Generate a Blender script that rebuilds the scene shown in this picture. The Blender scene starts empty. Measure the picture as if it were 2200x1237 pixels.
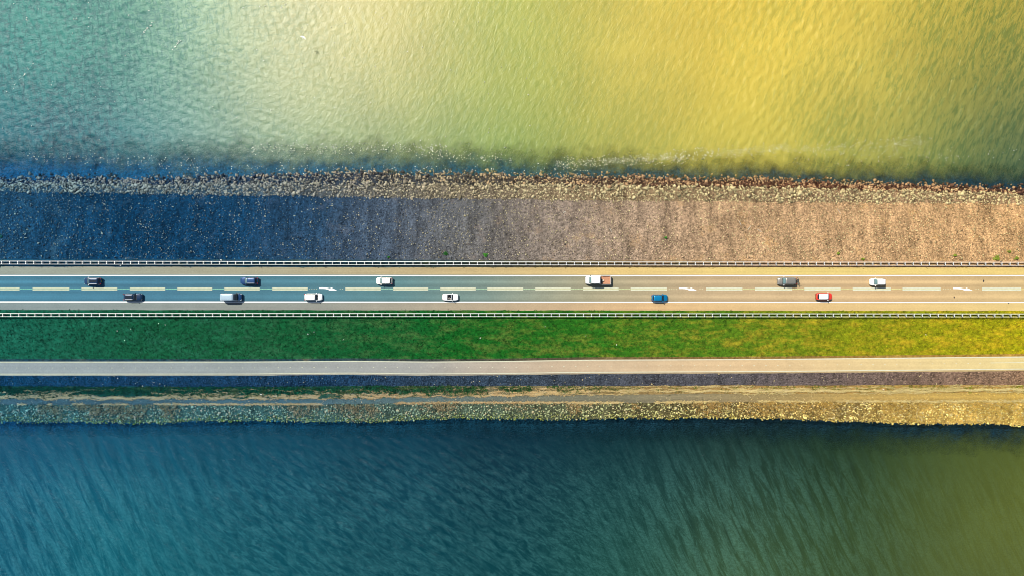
import bpy, bmesh, math, random
import numpy as np
from mathutils import Vector, Matrix

random.seed(7)
R = np.random.RandomState(11)
SC = bpy.context.scene
COL = SC.collection

# ------------------------------------------------------------------ camera, sky, sun, exposure
H = 171.5                      # metres of the camera above the road
LENS = 24.0
F = 2200 * LENS / 36.0         # focal length in photo pixels
cam = bpy.data.cameras.new('camera')
cam.lens = LENS
cam.sensor_width = 36.0
cam.clip_start = 1.0
cam.clip_end = 8000.0
cam_o = bpy.data.objects.new('camera', cam)
cam_o.location = (0, 0, H)
COL.objects.link(cam_o)
SC.camera = cam_o

SUN = Vector((-0.58, 0.60, 1.0)).normalized()
world = bpy.data.worlds.new('World')
SC.world = world
world.use_nodes = True
wn = world.node_tree
sky = wn.nodes.new('ShaderNodeTexSky')
sky.sky_type = 'NISHITA'
sky.sun_disc = False
sky.sun_elevation = math.asin(SUN.z)
sky.sun_rotation = math.atan2(SUN.x, SUN.y)
bg = wn.nodes['Background']
bg.inputs['Strength'].default_value = 0.07
wn.links.new(sky.outputs[0], bg.inputs[0])

sun = bpy.data.lights.new('sun', 'SUN')
sun.energy = 4.2
sun.angle = math.radians(0.5)
sun.color = (1.0, 0.95, 0.87)
sun_o = bpy.data.objects.new('sun', sun)
sun_o.rotation_euler = SUN.to_track_quat('Z', 'Y').to_euler()
sun_o.location = (-60, 60, 120)
COL.objects.link(sun_o)

SC.view_settings.view_transform = 'Standard'
SC.view_settings.look = 'None'
SC.view_settings.gamma = 1.0
SC.view_settings.use_curve_mapping = False
SC.view_settings.exposure = 0.8
SC.cycles.filter_width = 0.9
SC.render.filter_size = 0.9
KEXP = np.array((2.25, 2.13, 2.05))      # what a white matt ground would render at under this light

# ------------------------------------------------------------------ helpers: numbers
def lin(c):
    c = np.asarray(c, float) / 255.0
    return np.where(c <= 0.04045, c / 12.92, ((c + 0.055) / 1.055) ** 2.4)

def alb(c):
    """surface colour of a thing that shows as sRGB c in full sun"""
    a = np.clip(lin(c) / KEXP, 0.002, 0.8)
    return (float(a[0]), float(a[1]), float(a[2]), 1.0)

def wx(px, z=0.0):
    return (px - 1100.0) * (H - z) / F

def wy(py, z=0.0):
    return -(py - 618.5) * (H - z) / F

def sm(t):
    t = np.clip(t, 0, 1)
    return t * t * (3 - 2 * t)

_grid = R.rand(256, 256)
def vnoise(x, y, s=1.0, o=0):
    x = np.asarray(x, float) / s + 37.3 + o * 17.1
    y = np.asarray(y, float) / s + 11.7 + o * 9.7
    xi = np.floor(x).astype(int); yi = np.floor(y).astype(int)
    fx = sm(x - xi); fy = sm(y - yi)
    g = lambda a, b: _grid[a % 256, b % 256]
    return (g(xi, yi) * (1 - fx) * (1 - fy) + g(xi + 1, yi) * fx * (1 - fy)
            + g(xi, yi + 1) * (1 - fx) * fy + g(xi + 1, yi + 1) * fx * fy)

def fbm(x, y, s=1.0, o=0, n=3):
    v = 0; a = 0.5; t = 0
    for k in range(n):
        v = v + a * vnoise(x, y, s / 2 ** k, o + k * 3); t += a; a *= 0.5
    return v / t

# ------------------------------------------------------------------ helpers: objects
def tag(o, label=None, cat=None, group=None, kind=None):
    if label: o['label'] = label
    if cat: o['category'] = cat
    if group: o['group'] = group
    if kind: o['kind'] = kind
    return o

def empty(name, loc, rz=0.0):
    o = bpy.data.objects.new(name, None)
    o.empty_display_size = 0.5
    o.location = loc
    o.rotation_euler = (0, 0, rz)
    COL.objects.link(o)
    return o

def link_mesh(name, me, parent=None):
    o = bpy.data.objects.new(name, me)
    COL.objects.link(o)
    if parent is not None:
        o.parent = parent
    return o

def np_mesh(name, v, f, mat, smooth=False):
    """mesh from arrays: all faces of the same size"""
    v = np.asarray(v, np.float32); f = np.asarray(f, np.int32)
    me = bpy.data.meshes.new(name)
    k = f.shape[1]
    me.vertices.add(len(v)); me.vertices.foreach_set('co', v.ravel())
    me.loops.add(f.size); me.loops.foreach_set('vertex_index', f.ravel())
    me.polygons.add(len(f))
    me.polygons.foreach_set('loop_start', np.arange(0, f.size, k, dtype=np.int32))
    me.polygons.foreach_set('loop_total', np.full(len(f), k, np.int32))
    if smooth:
        me.polygons.foreach_set('use_smooth', np.ones(len(f), bool))
    me.update(calc_edges=True)
    me.materials.append(mat)
    return me

class MB:
    """collects simple closed shapes and links them as one mesh object"""
    def __init__(self):
        self.v = []; self.f = []
    def add(self, vs, fs):
        b = len(self.v)
        self.v += [tuple(p) for p in vs]
        self.f += [tuple(i + b for i in q) for q in fs]
        return self
    def box(self, x0, x1, y0, y1, z0, z1):
        vs = [(x0, y0, z0), (x1, y0, z0), (x1, y1, z0), (x0, y1, z0), (x0, y0, z1), (x1, y0, z1), (x1, y1, z1), (x0, y1, z1)]
        return self.add(vs, [(3, 2, 1, 0), (4, 5, 6, 7), (0, 1, 5, 4), (1, 2, 6, 5), (2, 3, 7, 6), (3, 0, 4, 7)])
    def rbox(self, x0, x1, y0, y1, z0, z1, c=0.04):
        """box with chamfered vertical corners and a chamfered top"""
        def ring(i, z):
            a, b, d, e = x0 + i, x1 - i, y0 + i, y1 - i
            return [(a + c, d, z), (b - c, d, z), (b, d + c, z), (b, e - c, z), (b - c, e, z), (a + c, e, z), (a, e - c, z), (a, d + c, z)]
        return self.loft([ring(0, z0), ring(0, z1 - c), ring(c * 0.8, z1)])
    def loft(self, rings, cap=True):
        n = len(rings[0]); vs = [p for r in rings for p in r]; fs = []
        for i in range(len(rings) - 1):
            for j in range(n):
                k = (j + 1) % n
                fs.append((i * n + j, i * n + k, (i + 1) * n + k, (i + 1) * n + j))
        if cap:
            fs.append(tuple(reversed(range(n))))
            fs.append(tuple((len(rings) - 1) * n + j for j in range(n)))
        return self.add(vs, fs)
    def tube(self, pts, r, n=6):
        rings = []
        pts = [Vector(p) for p in pts]
        for i, p in enumerate(pts):
            d = (pts[min(i + 1, len(pts) - 1)] - pts[max(i - 1, 0)]).normalized()
            u = d.cross(Vector((0, 0, 1)))
            if u.length < 1e-3: u = d.cross(Vector((1, 0, 0)))
            u.normalize(); w = d.cross(u)
            rr = r[i] if isinstance(r, (list, tuple)) else r
            rings.append([tuple(p + (u * math.cos(a) - w * math.sin(a)) * rr) for a in [2 * math.pi * k / n for k in range(n)]])
        return self.loft(rings)
    def disc(self, c, axis, r, h, n=16, r2=None):
        """short cylinder round an axis 'x', 'y' or 'z'"""
        r2 = r if r2 is None else r2
        ring0, ring1 = [], []
        for k in range(n):
            a = 2 * math.pi * k / n; ca, sa = math.cos(a), math.sin(a)
            for ring, rr, t in ((ring0, r, -h / 2), (ring1, r2, h / 2)):
                if axis == 'z': ring.append((c[0] + ca * rr, c[1] + sa * rr, c[2] + t))
                elif axis == 'y': ring.append((c[0] + sa * rr, c[1] + t, c[2] + ca * rr))
                else: ring.append((c[0] + t, c[1] + ca * rr, c[2] + sa * rr))
        return self.loft([ring0, ring1])
    def panel(self, q, inset=(0.08, 0.08), off=0.012, th=0.01, n=1, bulge=0.0):
        """slab lying on a four-cornered face q (a, b along the bottom; d, c along the top), set off outwards"""
        a, b, c, d = [Vector(p) for p in q]
        nr = (b - a).cross(d - a).normalized()
        iu, iv = inset
        P = lambda u, v: (a.lerp(b, u)).lerp(d.lerp(c, u), v)
        outer, inner = [], []
        us = [iu + (1 - 2 * iu) * k / n for k in range(n + 1)]
        rings = []
        for u in us:
            e = bulge * (1 - (2 * u - 1) ** 2)
            lo = P(u, iv) + nr * (off + e); hi = P(u, 1 - iv) + nr * (off + e)
            rings.append([tuple(lo), tuple(hi), tuple(hi - nr * th), tuple(lo - nr * th)])
        return self.loft(rings)
    def build(self, name, mat, parent=None, smooth=False, recalc=True):
        me = bpy.data.meshes.new(name)
        me.from_pydata(self.v, [], self.f)
        if recalc:
            bm = bmesh.new(); bm.from_mesh(me)
            bmesh.ops.recalc_face_normals(bm, faces=bm.faces)
            bm.to_mesh(me); bm.free()
        if smooth:
            for p in me.polygons: p.use_smooth = True
        me.update()
        me.materials.append(mat)
        return link_mesh(name, me, parent)

# ------------------------------------------------------------------ helpers: materials
class NT:
    def __init__(self, name, rough=0.9, spec=0.15):
        self.m = bpy.data.materials.new(name)
        self.m.use_nodes = True
        self.t = self.m.node_tree
        self.b = self.t.nodes['Principled BSDF']
        self.b.inputs['Roughness'].default_value = rough
        self.b.inputs['Specular IOR Level'].default_value = spec
        self._pos = None
    def n(self, kind, **kw):
        nd = self.t.nodes.new('ShaderNode' + kind)
        for k, v in kw.items(): setattr(nd, k, v)
        return nd
    def l(self, a, b): self.t.links.new(a, b)
    def val(self, nd, i, v):
        if hasattr(v, 'links'): self.l(v, nd.inputs[i])
        else: nd.inputs[i].default_value = v
    def math(self, op, a, b=0.0, c=None):
        nd = self.n('Math', operation=op)
        self.val(nd, 0, a); self.val(nd, 1, b)
        if c is not None: self.val(nd, 2, c)
        return nd.outputs[0]
    def pos(self):
        if self._pos is None: self._pos = self.n('NewGeometry').outputs['Position']
        return self._pos
    def xyz(self):
        s = self.n('SeparateXYZ'); self.l(self.pos(), s.inputs[0]); return s.outputs
    def coords(self, scale=(1, 1, 1), rot=0.0):
        mp = self.n('Mapping')
        mp.inputs['Scale'].default_value = scale
        src = self.pos()
        if rot:                       # turn the texture first, then stretch it along its own axes
            m0 = self.n('Mapping'); m0.inputs['Rotation'].default_value = (0, 0, -rot)
            self.l(src, m0.inputs[0]); src = m0.outputs[0]
        self.l(src, mp.inputs[0])
        return mp.outputs[0]
    def noise(self, scale, detail=3, rough=0.55, sc=(1, 1, 1), rot=0.0, dist=0.0):
        nd = self.n('TexNoise')
        nd.inputs['Scale'].default_value = scale
        nd.inputs['Detail'].default_value = detail
        nd.inputs['Roughness'].default_value = rough
        nd.inputs['Distortion'].default_value = dist
        self.l(self.coords(sc, rot), nd.inputs['Vector'])
        return nd.outputs['Fac']
    def voronoi(self, scale, out='Distance', feature='F1', sc=(1, 1, 1)):
        nd = self.n('TexVoronoi', feature=feature)
        nd.inputs['Scale'].default_value = scale
        self.l(self.coords(sc), nd.inputs['Vector'])
        return nd.outputs[out]
    def mapr(self, v, a, b, c, d):
        nd = self.n('MapRange'); nd.clamp = True
        self.val(nd, 0, v)
        for i, x in enumerate((a, b, c, d)): nd.inputs[i + 1].default_value = x
        return nd.outputs[0]
    def ramp(self, v, stops):
        nd = self.n('ValToRGB'); e = nd.color_ramp.elements
        while len(e) > 1: e.remove(e[-1])
        for i, (p, c) in enumerate(stops):
            el = e[0] if i == 0 else e.new(p)
            el.position = p; el.color = c
        self.val(nd, 0, v)
        return nd.outputs[0]
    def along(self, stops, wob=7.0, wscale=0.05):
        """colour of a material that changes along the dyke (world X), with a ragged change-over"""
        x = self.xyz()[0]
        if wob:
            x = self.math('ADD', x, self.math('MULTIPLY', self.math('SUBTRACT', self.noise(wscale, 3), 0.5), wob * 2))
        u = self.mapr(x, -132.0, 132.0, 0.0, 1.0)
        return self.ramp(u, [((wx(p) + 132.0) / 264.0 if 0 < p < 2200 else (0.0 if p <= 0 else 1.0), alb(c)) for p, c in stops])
    def mix(self, f, a, b, mode='MIX'):
        nd = self.n('Mix', data_type='RGBA', blend_type=mode)
        self.val(nd, 0, f)
        for i, v in ((6, a), (7, b)):
            if hasattr(v, 'links'): self.l(v, nd.inputs[i])
            else: nd.inputs[i].default_value = v
        return nd.outputs[2]
    def mul(self, col, v):
        """colour times a number"""
        c = self.n('CombineXYZ')
        for i in range(3): self.val(c, i, v)
        return self.mix(1.0, col, c.outputs[0], 'MULTIPLY')
    def bump(self, h, dist=0.05, strength=1.0):
        nd = self.n('Bump'); nd.inputs['Distance'].default_value = dist
        nd.inputs['Strength'].default_value = strength
        self.l(h, nd.inputs['Height']); self.l(nd.outputs[0], self.b.inputs['Normal'])
    def rand(self):
        """a random number per piece, whether the piece is an object or an island of a joined mesh"""
        return self.math('FRACT', self.math('ADD', self.n('NewGeometry').outputs['Random Per Island'], self.n('ObjectInfo').outputs['Random']))
    def base(self, c): self.l(c, self.b.inputs['Base Color']); return self.m

def plain(name, rgb, rough=0.5, spec=0.4, metal=0.0, coat=0.0):
    t = NT(name, rough, spec)
    t.b.inputs['Base Color'].default_value = tuple(rgb) + (1.0,)
    t.b.inputs['Metallic'].default_value = metal
    t.b.inputs['Coat Weight'].default_value = coat
    t.b.inputs['Coat Roughness'].default_value = 0.05
    return t.m

# --- ground covers
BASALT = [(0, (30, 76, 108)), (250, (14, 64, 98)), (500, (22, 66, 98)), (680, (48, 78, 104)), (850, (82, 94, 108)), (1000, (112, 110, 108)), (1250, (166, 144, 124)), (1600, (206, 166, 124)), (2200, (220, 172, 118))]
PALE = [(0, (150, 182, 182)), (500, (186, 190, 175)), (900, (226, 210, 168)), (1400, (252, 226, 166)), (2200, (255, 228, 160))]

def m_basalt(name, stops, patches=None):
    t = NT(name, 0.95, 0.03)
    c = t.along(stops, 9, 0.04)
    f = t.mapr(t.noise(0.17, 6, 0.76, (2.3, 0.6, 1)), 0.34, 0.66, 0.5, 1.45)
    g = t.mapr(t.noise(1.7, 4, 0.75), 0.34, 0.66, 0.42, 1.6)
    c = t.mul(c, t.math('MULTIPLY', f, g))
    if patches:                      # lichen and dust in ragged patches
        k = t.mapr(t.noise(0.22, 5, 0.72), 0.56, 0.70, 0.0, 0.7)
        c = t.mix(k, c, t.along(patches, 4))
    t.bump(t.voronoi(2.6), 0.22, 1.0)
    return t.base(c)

def m_stone(name, stops, pale, share=0.12, lo=0.55, hi=1.45):
    t = NT(name)
    r = t.rand()
    c = t.along(stops, 9, 0.04)
    r2 = t.math('FRACT', t.math('MULTIPLY', r, 17.31))
    c = t.mul(c, t.mapr(r2, 0, 1, lo, hi))
    sh = t.mapr(t.noise(0.14, 4, 0.7), 0.36, 0.64, 0.15, 2.0)
    c = t.mix(t.math('GREATER_THAN', r, t.math('SUBTRACT', 1.0, t.math('MULTIPLY', sh, share))), c, t.along(pale, 5))
    g = t.mapr(t.noise(4.0, 2), 0.3, 0.7, 0.8, 1.2)
    return t.base(t.mul(c, g))

def m_asphalt(name, stops, grain=0.12, streaks=None):
    t = NT(name, 0.85, 0.2)
    c = t.along(stops, 6, 0.03)
    f = t.mapr(t.noise(0.35, 4, 0.6, (0.06, 3.5, 1)), 0.3, 0.7, 1 - grain, 1 + grain)
    g = t.mapr(t.noise(0.25, 5, 0.72), 0.3, 0.7, 0.93, 1.07)
    v = t.math('MULTIPLY', f, g)
    v = t.math('MULTIPLY', v, t.mapr(t.noise(2.4, 4, 0.75), 0.3, 0.7, 1 - grain * 1.3, 1 + grain * 1.3))
    if streaks:                      # wheel tracks worn along the lanes
        y = t.xyz()[1]
        for yc, w, k in streaks:
            d = t.math('DIVIDE', t.math('SUBTRACT', y, yc), w)
            e = t.math('POWER', 2.718, t.math('MULTIPLY', t.math('MULTIPLY', d, d), -1.0))
            v = t.math('MULTIPLY', v, t.math('ADD', 1.0, t.math('MULTIPLY', e, k)))
    c = t.mul(c, v)
    t.bump(t.noise(14, 2), 0.006, 0.5)
    return t.base(c)

M = {}
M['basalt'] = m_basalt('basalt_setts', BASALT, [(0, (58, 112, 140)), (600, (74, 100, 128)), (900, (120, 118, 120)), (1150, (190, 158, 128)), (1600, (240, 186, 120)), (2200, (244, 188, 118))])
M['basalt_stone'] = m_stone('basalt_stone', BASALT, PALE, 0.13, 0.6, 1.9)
M['pale_stone'] = m_stone('bleached_stone', [(0, (140, 170, 175)), (450, (160, 170, 165)), (750, (188, 178, 158)), (1000, (222, 200, 156)), (1500, (246, 222, 162)), (2200, (246, 216, 156))], PALE, 0.2, 0.34, 1.25)
M['wet_stone'] = m_stone('weed_stained_stone', [(0, (20, 64, 100)), (500, (50, 76, 100)), (700, (84, 88, 96)), (1000, (140, 124, 102)), (1350, (156, 122, 92)), (1700, (150, 104, 72)), (2200, (116, 80, 60))], [(0, (120, 150, 160)), (500, (176, 170, 156)), (1000, (230, 196, 146)), (1400, (230, 182, 130)), (2200, (222, 170, 118))], 0.42, 0.3, 1.35)
M['gap'] = m_basalt('dark_stone_gaps', [(0, (10, 56, 96)), (600, (44, 66, 86)), (1000, (84, 80, 72)), (1400, (96, 70, 52)), (1800, (98, 62, 44)), (2200, (72, 54, 46))])
M['pale_gap'] = m_basalt('pale_stone_bed', [(0, (30, 80, 112)), (500, (66, 92, 108)), (900, (120, 112, 98)), (1300, (158, 132, 98)), (2200, (170, 134, 98))])
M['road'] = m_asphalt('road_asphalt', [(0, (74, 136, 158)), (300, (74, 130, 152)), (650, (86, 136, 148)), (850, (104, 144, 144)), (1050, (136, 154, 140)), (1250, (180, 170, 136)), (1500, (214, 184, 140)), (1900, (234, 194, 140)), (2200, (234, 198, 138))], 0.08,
                      [(wy(606), 0.5, 0.20), (wy(598.5), 0.55, -0.13), (wy(613.5), 0.6, -0.14), (wy(636.5), 0.7, 0.13), (wy(628.5), 0.6, -0.06), (wy(644.5), 0.5, -0.12)])
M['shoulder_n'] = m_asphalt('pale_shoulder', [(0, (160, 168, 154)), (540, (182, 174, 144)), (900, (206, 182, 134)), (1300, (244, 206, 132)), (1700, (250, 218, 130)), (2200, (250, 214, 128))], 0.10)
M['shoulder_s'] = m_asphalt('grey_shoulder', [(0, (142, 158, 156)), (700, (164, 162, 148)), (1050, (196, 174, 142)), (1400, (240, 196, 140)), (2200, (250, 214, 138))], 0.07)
M['path'] = m_asphalt('path_asphalt', [(0, (156, 168, 170)), (500, (164, 170, 166)), (900, (180, 176, 166)), (1200, (218, 190, 156)), (1600, (242, 204, 152)), (2200, (252, 224, 152))], 0.07)
M['kerb'] = m_asphalt('kerb_concrete', [(0, (176, 182, 172)), (900, (186, 176, 156)), (1600, (222, 190, 140)), (2200, (240, 204, 140))], 0.14)

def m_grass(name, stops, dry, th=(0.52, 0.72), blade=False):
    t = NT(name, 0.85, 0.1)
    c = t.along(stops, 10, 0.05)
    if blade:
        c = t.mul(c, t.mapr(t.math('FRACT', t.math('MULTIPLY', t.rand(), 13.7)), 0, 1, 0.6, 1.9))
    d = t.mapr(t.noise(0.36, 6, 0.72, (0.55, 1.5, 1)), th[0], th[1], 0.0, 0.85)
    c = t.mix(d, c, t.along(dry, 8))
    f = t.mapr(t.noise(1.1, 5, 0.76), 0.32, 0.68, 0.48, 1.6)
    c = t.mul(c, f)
    if not blade: t.bump(t.noise(3.0, 4, 0.7), 0.16, 1.0)
    return t.base(c)

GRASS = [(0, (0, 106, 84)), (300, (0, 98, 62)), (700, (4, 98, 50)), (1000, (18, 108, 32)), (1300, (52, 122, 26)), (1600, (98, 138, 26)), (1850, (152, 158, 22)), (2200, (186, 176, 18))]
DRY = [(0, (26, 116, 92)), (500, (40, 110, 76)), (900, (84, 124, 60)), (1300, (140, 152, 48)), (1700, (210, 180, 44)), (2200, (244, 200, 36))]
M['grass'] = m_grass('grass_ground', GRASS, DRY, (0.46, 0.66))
M['blade'] = m_grass('grass_blades', GRASS, DRY, blade=True)
M['verge'] = m_grass('verge_ground', [(0, (14, 76, 108)), (600, (30, 72, 92)), (1000, (66, 80, 80)), (1300, (140, 116, 84)), (1700, (206, 158, 112)), (2200, (214, 166, 116))], [(0, (30, 90, 100)), (900, (100, 110, 70)), (2200, (224, 186, 120))])
M['earth'] = m_grass('bare_earth', [(0, (20, 66, 84)), (700, (44, 74, 80)), (1200, (96, 88, 62)), (1700, (168, 130, 66)), (2200, (206, 156, 70))], [(0, (60, 96, 100)), (2200, (214, 170, 90))])
M['dark_stone'] = m_basalt('dark_sett_bed', [(0, (20, 82, 124)), (700, (38, 76, 108)), (1100, (76, 92, 106)), (1600, (118, 110, 110)), (2000, (166, 134, 112)), (2200, (188, 146, 110))])
M['dark_setts'] = m_stone('dark_setts', [(0, (26, 92, 138)), (700, (46, 86, 122)), (1100, (86, 102, 116)), (1600, (128, 120, 118)), (2000, (178, 144, 120)), (2200, (198, 156, 120))], PALE, 0.02, 0.6, 1.4)
M['herb_ground'] = m_grass('herb_ground', [(0, (8, 84, 84)), (500, (16, 84, 80)), (800, (56, 98, 84)), (1100, (140, 128, 90)), (1600, (194, 152, 86)), (2200, (216, 170, 88))], [(0, (120, 140, 120)), (900, (160, 150, 110)), (2200, (240, 200, 110))], (0.55, 0.75))
M['herb'] = m_grass('herb_blades', [(0, (0, 84, 78)), (700, (10, 88, 62)), (1200, (54, 96, 44)), (1600, (96, 110, 36)), (2200, (130, 134, 34))], [(0, (40, 112, 92)), (2200, (190, 170, 50))], blade=True)
M['berm'] = m_asphalt('berm_gravel', [(0, (56, 104, 126)), (600, (68, 108, 124)), (900, (98, 122, 120)), (1200, (132, 130, 108)), (1500, (156, 140, 104)), (1850, (204, 168, 94)), (2200, (226, 184, 88))], 0.2)
M['south_bed'] = m_basalt('stone_bed', [(0, (52, 108, 118)), (600, (66, 108, 108)), (1100, (100, 112, 86)), (1500, (128, 112, 70)), (1850, (176, 144, 80)), (2050, (236, 190, 98)), (2200, (252, 204, 104))])
def m_south_stone():
    t = NT('algae_stone')
    r = t.rand(); r2 = t.math('FRACT', t.math('MULTIPLY', r, 23.7))
    c = t.along([(0, (98, 150, 152)), (600, (120, 156, 144)), (1000, (144, 160, 128)), (1400, (200, 192, 128)), (1700, (250, 220, 138)), (2200, (255, 232, 140))], 6)
    c = t.mul(c, t.mapr(r2, 0, 1, 0.48, 2.2))
    c = t.mix(t.math('GREATER_THAN', r, 0.78), c, t.along(PALE, 4))
    g = t.along([(0, (92, 146, 84)), (500, (112, 156, 62)), (1100, (150, 164, 60)), (1600, (214, 190, 82)), (2200, (246, 204, 90))], 6)
    z = t.xyz()[2]
    k = t.mapr(t.math('ADD', z, t.math('MULTIPLY', r2, 0.5)), -4.75, -4.15, 0.85, 0.0)   # algae grow near the waterline
    return t.base(t.mix(k, c, g))
M['south_stone'] = m_south_stone()
M['straw'] = m_stone('bleached_straw', [(0, (176, 184, 156)), (500, (190, 182, 142)), (900, (208, 176, 126)), (1100, (236, 198, 136)), (1500, (255, 222, 146)), (2200, (255, 226, 146))], PALE, 0.15, 0.7, 1.2)
M['reed'] = m_stone('dry_reed', [(0, (140, 166, 146)), (400, (164, 166, 136)), (900, (184, 166, 124)), (1300, (226, 180, 110)), (1700, (246, 192, 96)), (2200, (255, 210, 94))], PALE, 0.12, 0.65, 1.25)
M['bed'] = m_basalt('lake_bed', [(0, (2, 92, 146)), (600, (20, 88, 124)), (1100, (30, 80, 100)), (1600, (34, 66, 78)), (2200, (16, 56, 78))])
M['white_paint'] = plain('road_paint', (0.74, 0.74, 0.68), 0.6, 0.3)
def m_worn(name, rgb):
    t = NT(name, 0.7, 0.25)
    f = t.mapr(t.noise(2.2, 4, 0.7, (0.5, 2, 1)), 0.3, 0.7, 0.74, 1.1)
    return t.base(t.mul(tuple(rgb) + (1.0,), f))
def m_faded(name, stops):
    t = NT(name, 0.7, 0.25)
    return t.base(t.mul(t.along(stops, 3), t.mapr(t.noise(2.2, 4, 0.7, (0.5, 2, 1)), 0.3, 0.7, 0.8, 1.12)))
M['worn_paint'] = m_faded('worn_road_paint', [(0, (228, 234, 196)), (900, (244, 240, 204)), (1400, (255, 250, 214)), (2200, (255, 252, 220))])
M['olive_paint'] = m_faded('pale_olive_infill', [(0, (186, 206, 178)), (900, (216, 216, 178)), (1300, (240, 232, 178)), (1700, (252, 244, 190)), (2200, (255, 246, 196))])
def m_green_paint():
    t = NT('green_centre_paint', 0.7, 0.2)
    f = t.mapr(t.noise(3.0, 2, 0.6, (1.2, 0.4, 1)), 0.35, 0.6, 0.8, 1.1)
    return t.base(t.mul(t.along([(0, (124, 206, 180)), (900, (160, 212, 178)), (1400, (226, 226, 160)), (2200, (255, 232, 150))], 3), f))
M['green_paint'] = m_green_paint()
M['galv'] = plain('galvanised_steel', (0.56, 0.57, 0.53), 0.6, 0.4, 0.15)
M['post'] = plain('post_steel', (0.30, 0.31, 0.30), 0.6, 0.4, 0.3)
M['foam_glints'] = plain('foam_glints', (0.70, 0.70, 0.62), 0.8, 0.2)
M['wood_pale'] = m_worn('sun_bleached_wood', (0.42, 0.40, 0.33))
M['litter'] = plain('white_scrap', (0.72, 0.72, 0.68), 0.7, 0.2)
M['tar'] = plain('tar', (0.02, 0.02, 0.02), 0.6, 0.3)
def m_leaf(name, rgb):
    t = NT(name, 0.7, 0.15)
    return t.base(t.mul(tuple(rgb) + (1.0,), t.mapr(t.rand(), 0, 1, 0.55, 1.6)))
M['leaf_dark'] = m_leaf('dark_leaf', (0.012, 0.09, 0.012))
M['leaf_mid'] = m_leaf('mid_leaf', (0.03, 0.16, 0.012))
M['leaf_lime'] = m_leaf('lime_leaf', (0.16, 0.21, 0.02))
M['leaf_teal'] = m_leaf('teal_leaf', (0.0, 0.07, 0.06))

# ------------------------------------------------------------------ the dyke's cross-section
def table(pts):
    a = np.array(pts, float)
    return lambda px: np.interp(px, a[:, 0], a[:, 1])
def noisy(fn, amp, scale, o):
    return lambda px: fn(px) + amp * 2 * (fbm(np.asarray(px, float), 0, scale, o, 4) - 0.5)

class Edge:
    def __init__(self, fn, z): self.fn = fn; self.z = z
    def Y(self, X):
        px = 1100 + np.asarray(X, float) * F / (H - self.z)
        return -(self.fn(px) - 618.5) * (H - self.z) / F

T_SHORE_N = table([(0, 389), (150, 386), (300, 389), (450, 384), (600, 380), (760, 374), (900, 378), (1050, 376), (1200, 383), (1350, 382), (1500, 390), (1650, 388), (1800, 396), (2000, 400), (2200, 408)])
T_PATH_TOP = table([(0, 775.5), (540, 775.4), (760, 773.8), (920, 775.5), (1100, 774), (1250, 771.5), (1660, 769.8), (1900, 767.5), (2200, 764.5)])
T_PATH_BOT = table([(0, 803.6), (540, 803.4), (750, 801.2), (900, 803.4), (1100, 802), (1250, 799.8), (1660, 798), (1900, 795.8), (2200, 792.8)])
T_SHORE_S = table([(0, 906), (150, 905), (300, 908), (450, 904), (540, 902), (680, 905), (800, 904), (1000, 898), (1200, 900), (1400, 897), (1640, 898), (1800, 903), (1900, 907), (2200, 911)])
WL = -5.0
E = dict(
    deep_n=Edge(lambda p: T_SHORE_N(p) - 75, -9.5),
    foot_n=Edge(lambda p: T_SHORE_N(p) - 16, -6.0),
    shore_n=Edge(noisy(T_SHORE_N, 3.0, 40, 1), -5.0),
    mid_n=Edge(noisy(table([(0, 398), (500, 399), (800, 397), (1100, 400), (1400, 403), (1700, 406), (2000, 413), (2200, 419)]), 4.0, 26, 12), -4.4),
    rock_n=Edge(noisy(table([(0, 412), (300, 415), (540, 420), (900, 425), (1100, 429), (1400, 432), (1700, 434), (2200, 438)]), 3.2, 34, 2), -3.7),
    slope_n=Edge(table([(0, 557), (1100, 559), (2200, 561)]), -0.25),
    verge_n=Edge(noisy(table([(0, 573), (1100, 575), (2200, 575.5)]), 0.9, 50, 3), 0.0),
    road_n=Edge(lambda p: 590.6 + 0 * np.asarray(p, float), 0.0),
    road_s=Edge(table([(0, 648.6), (1100, 649.4), (2200, 650.2)]), 0.0),
    should_s=Edge(noisy(table([(0, 665), (1100, 666), (2200, 667)]), 1.2, 45, 4), 0.0),
    grass_s=Edge(lambda p: T_PATH_TOP(p) - 5.0, -2.15),
    path_n=Edge(T_PATH_TOP, -2.2),
    path_s=Edge(T_PATH_BOT, -2.2),
    kerb_s=Edge(noisy(lambda p: T_PATH_BOT(p) + 2.8, 0.8, 25, 5), -2.3),
    sett_s=Edge(noisy(table([(0, 829), (500, 830), (900, 828), (1200, 828), (1640, 827), (2200, 826)]), 1.2, 40, 6), -3.5),
    herb_s=Edge(noisy(table([(0, 856), (500, 856), (700, 856), (950, 851), (1250, 847), (1500, 845), (1800, 845), (2200, 842)]), 2.2, 45, 7), -3.8),
    berm_s=Edge(noisy(table([(0, 868), (600, 868), (1000, 864.5), (1250, 865), (1640, 862.5), (2200, 862)]), 1.0, 22, 14), -3.9),
    shore_s=Edge(noisy(T_SHORE_S, 3.0, 35, 8), -5.0),
    foot_s=Edge(lambda p: T_SHORE_S(p) + 10, -6.2),
    deep_s=Edge(lambda p: T_SHORE_S(p) + 75, -10.0),
)
XS = np.concatenate([[-2400, -900, -420, -230], np.linspace(-165, 165, 661), [230, 420, 900, 2400]])

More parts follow.
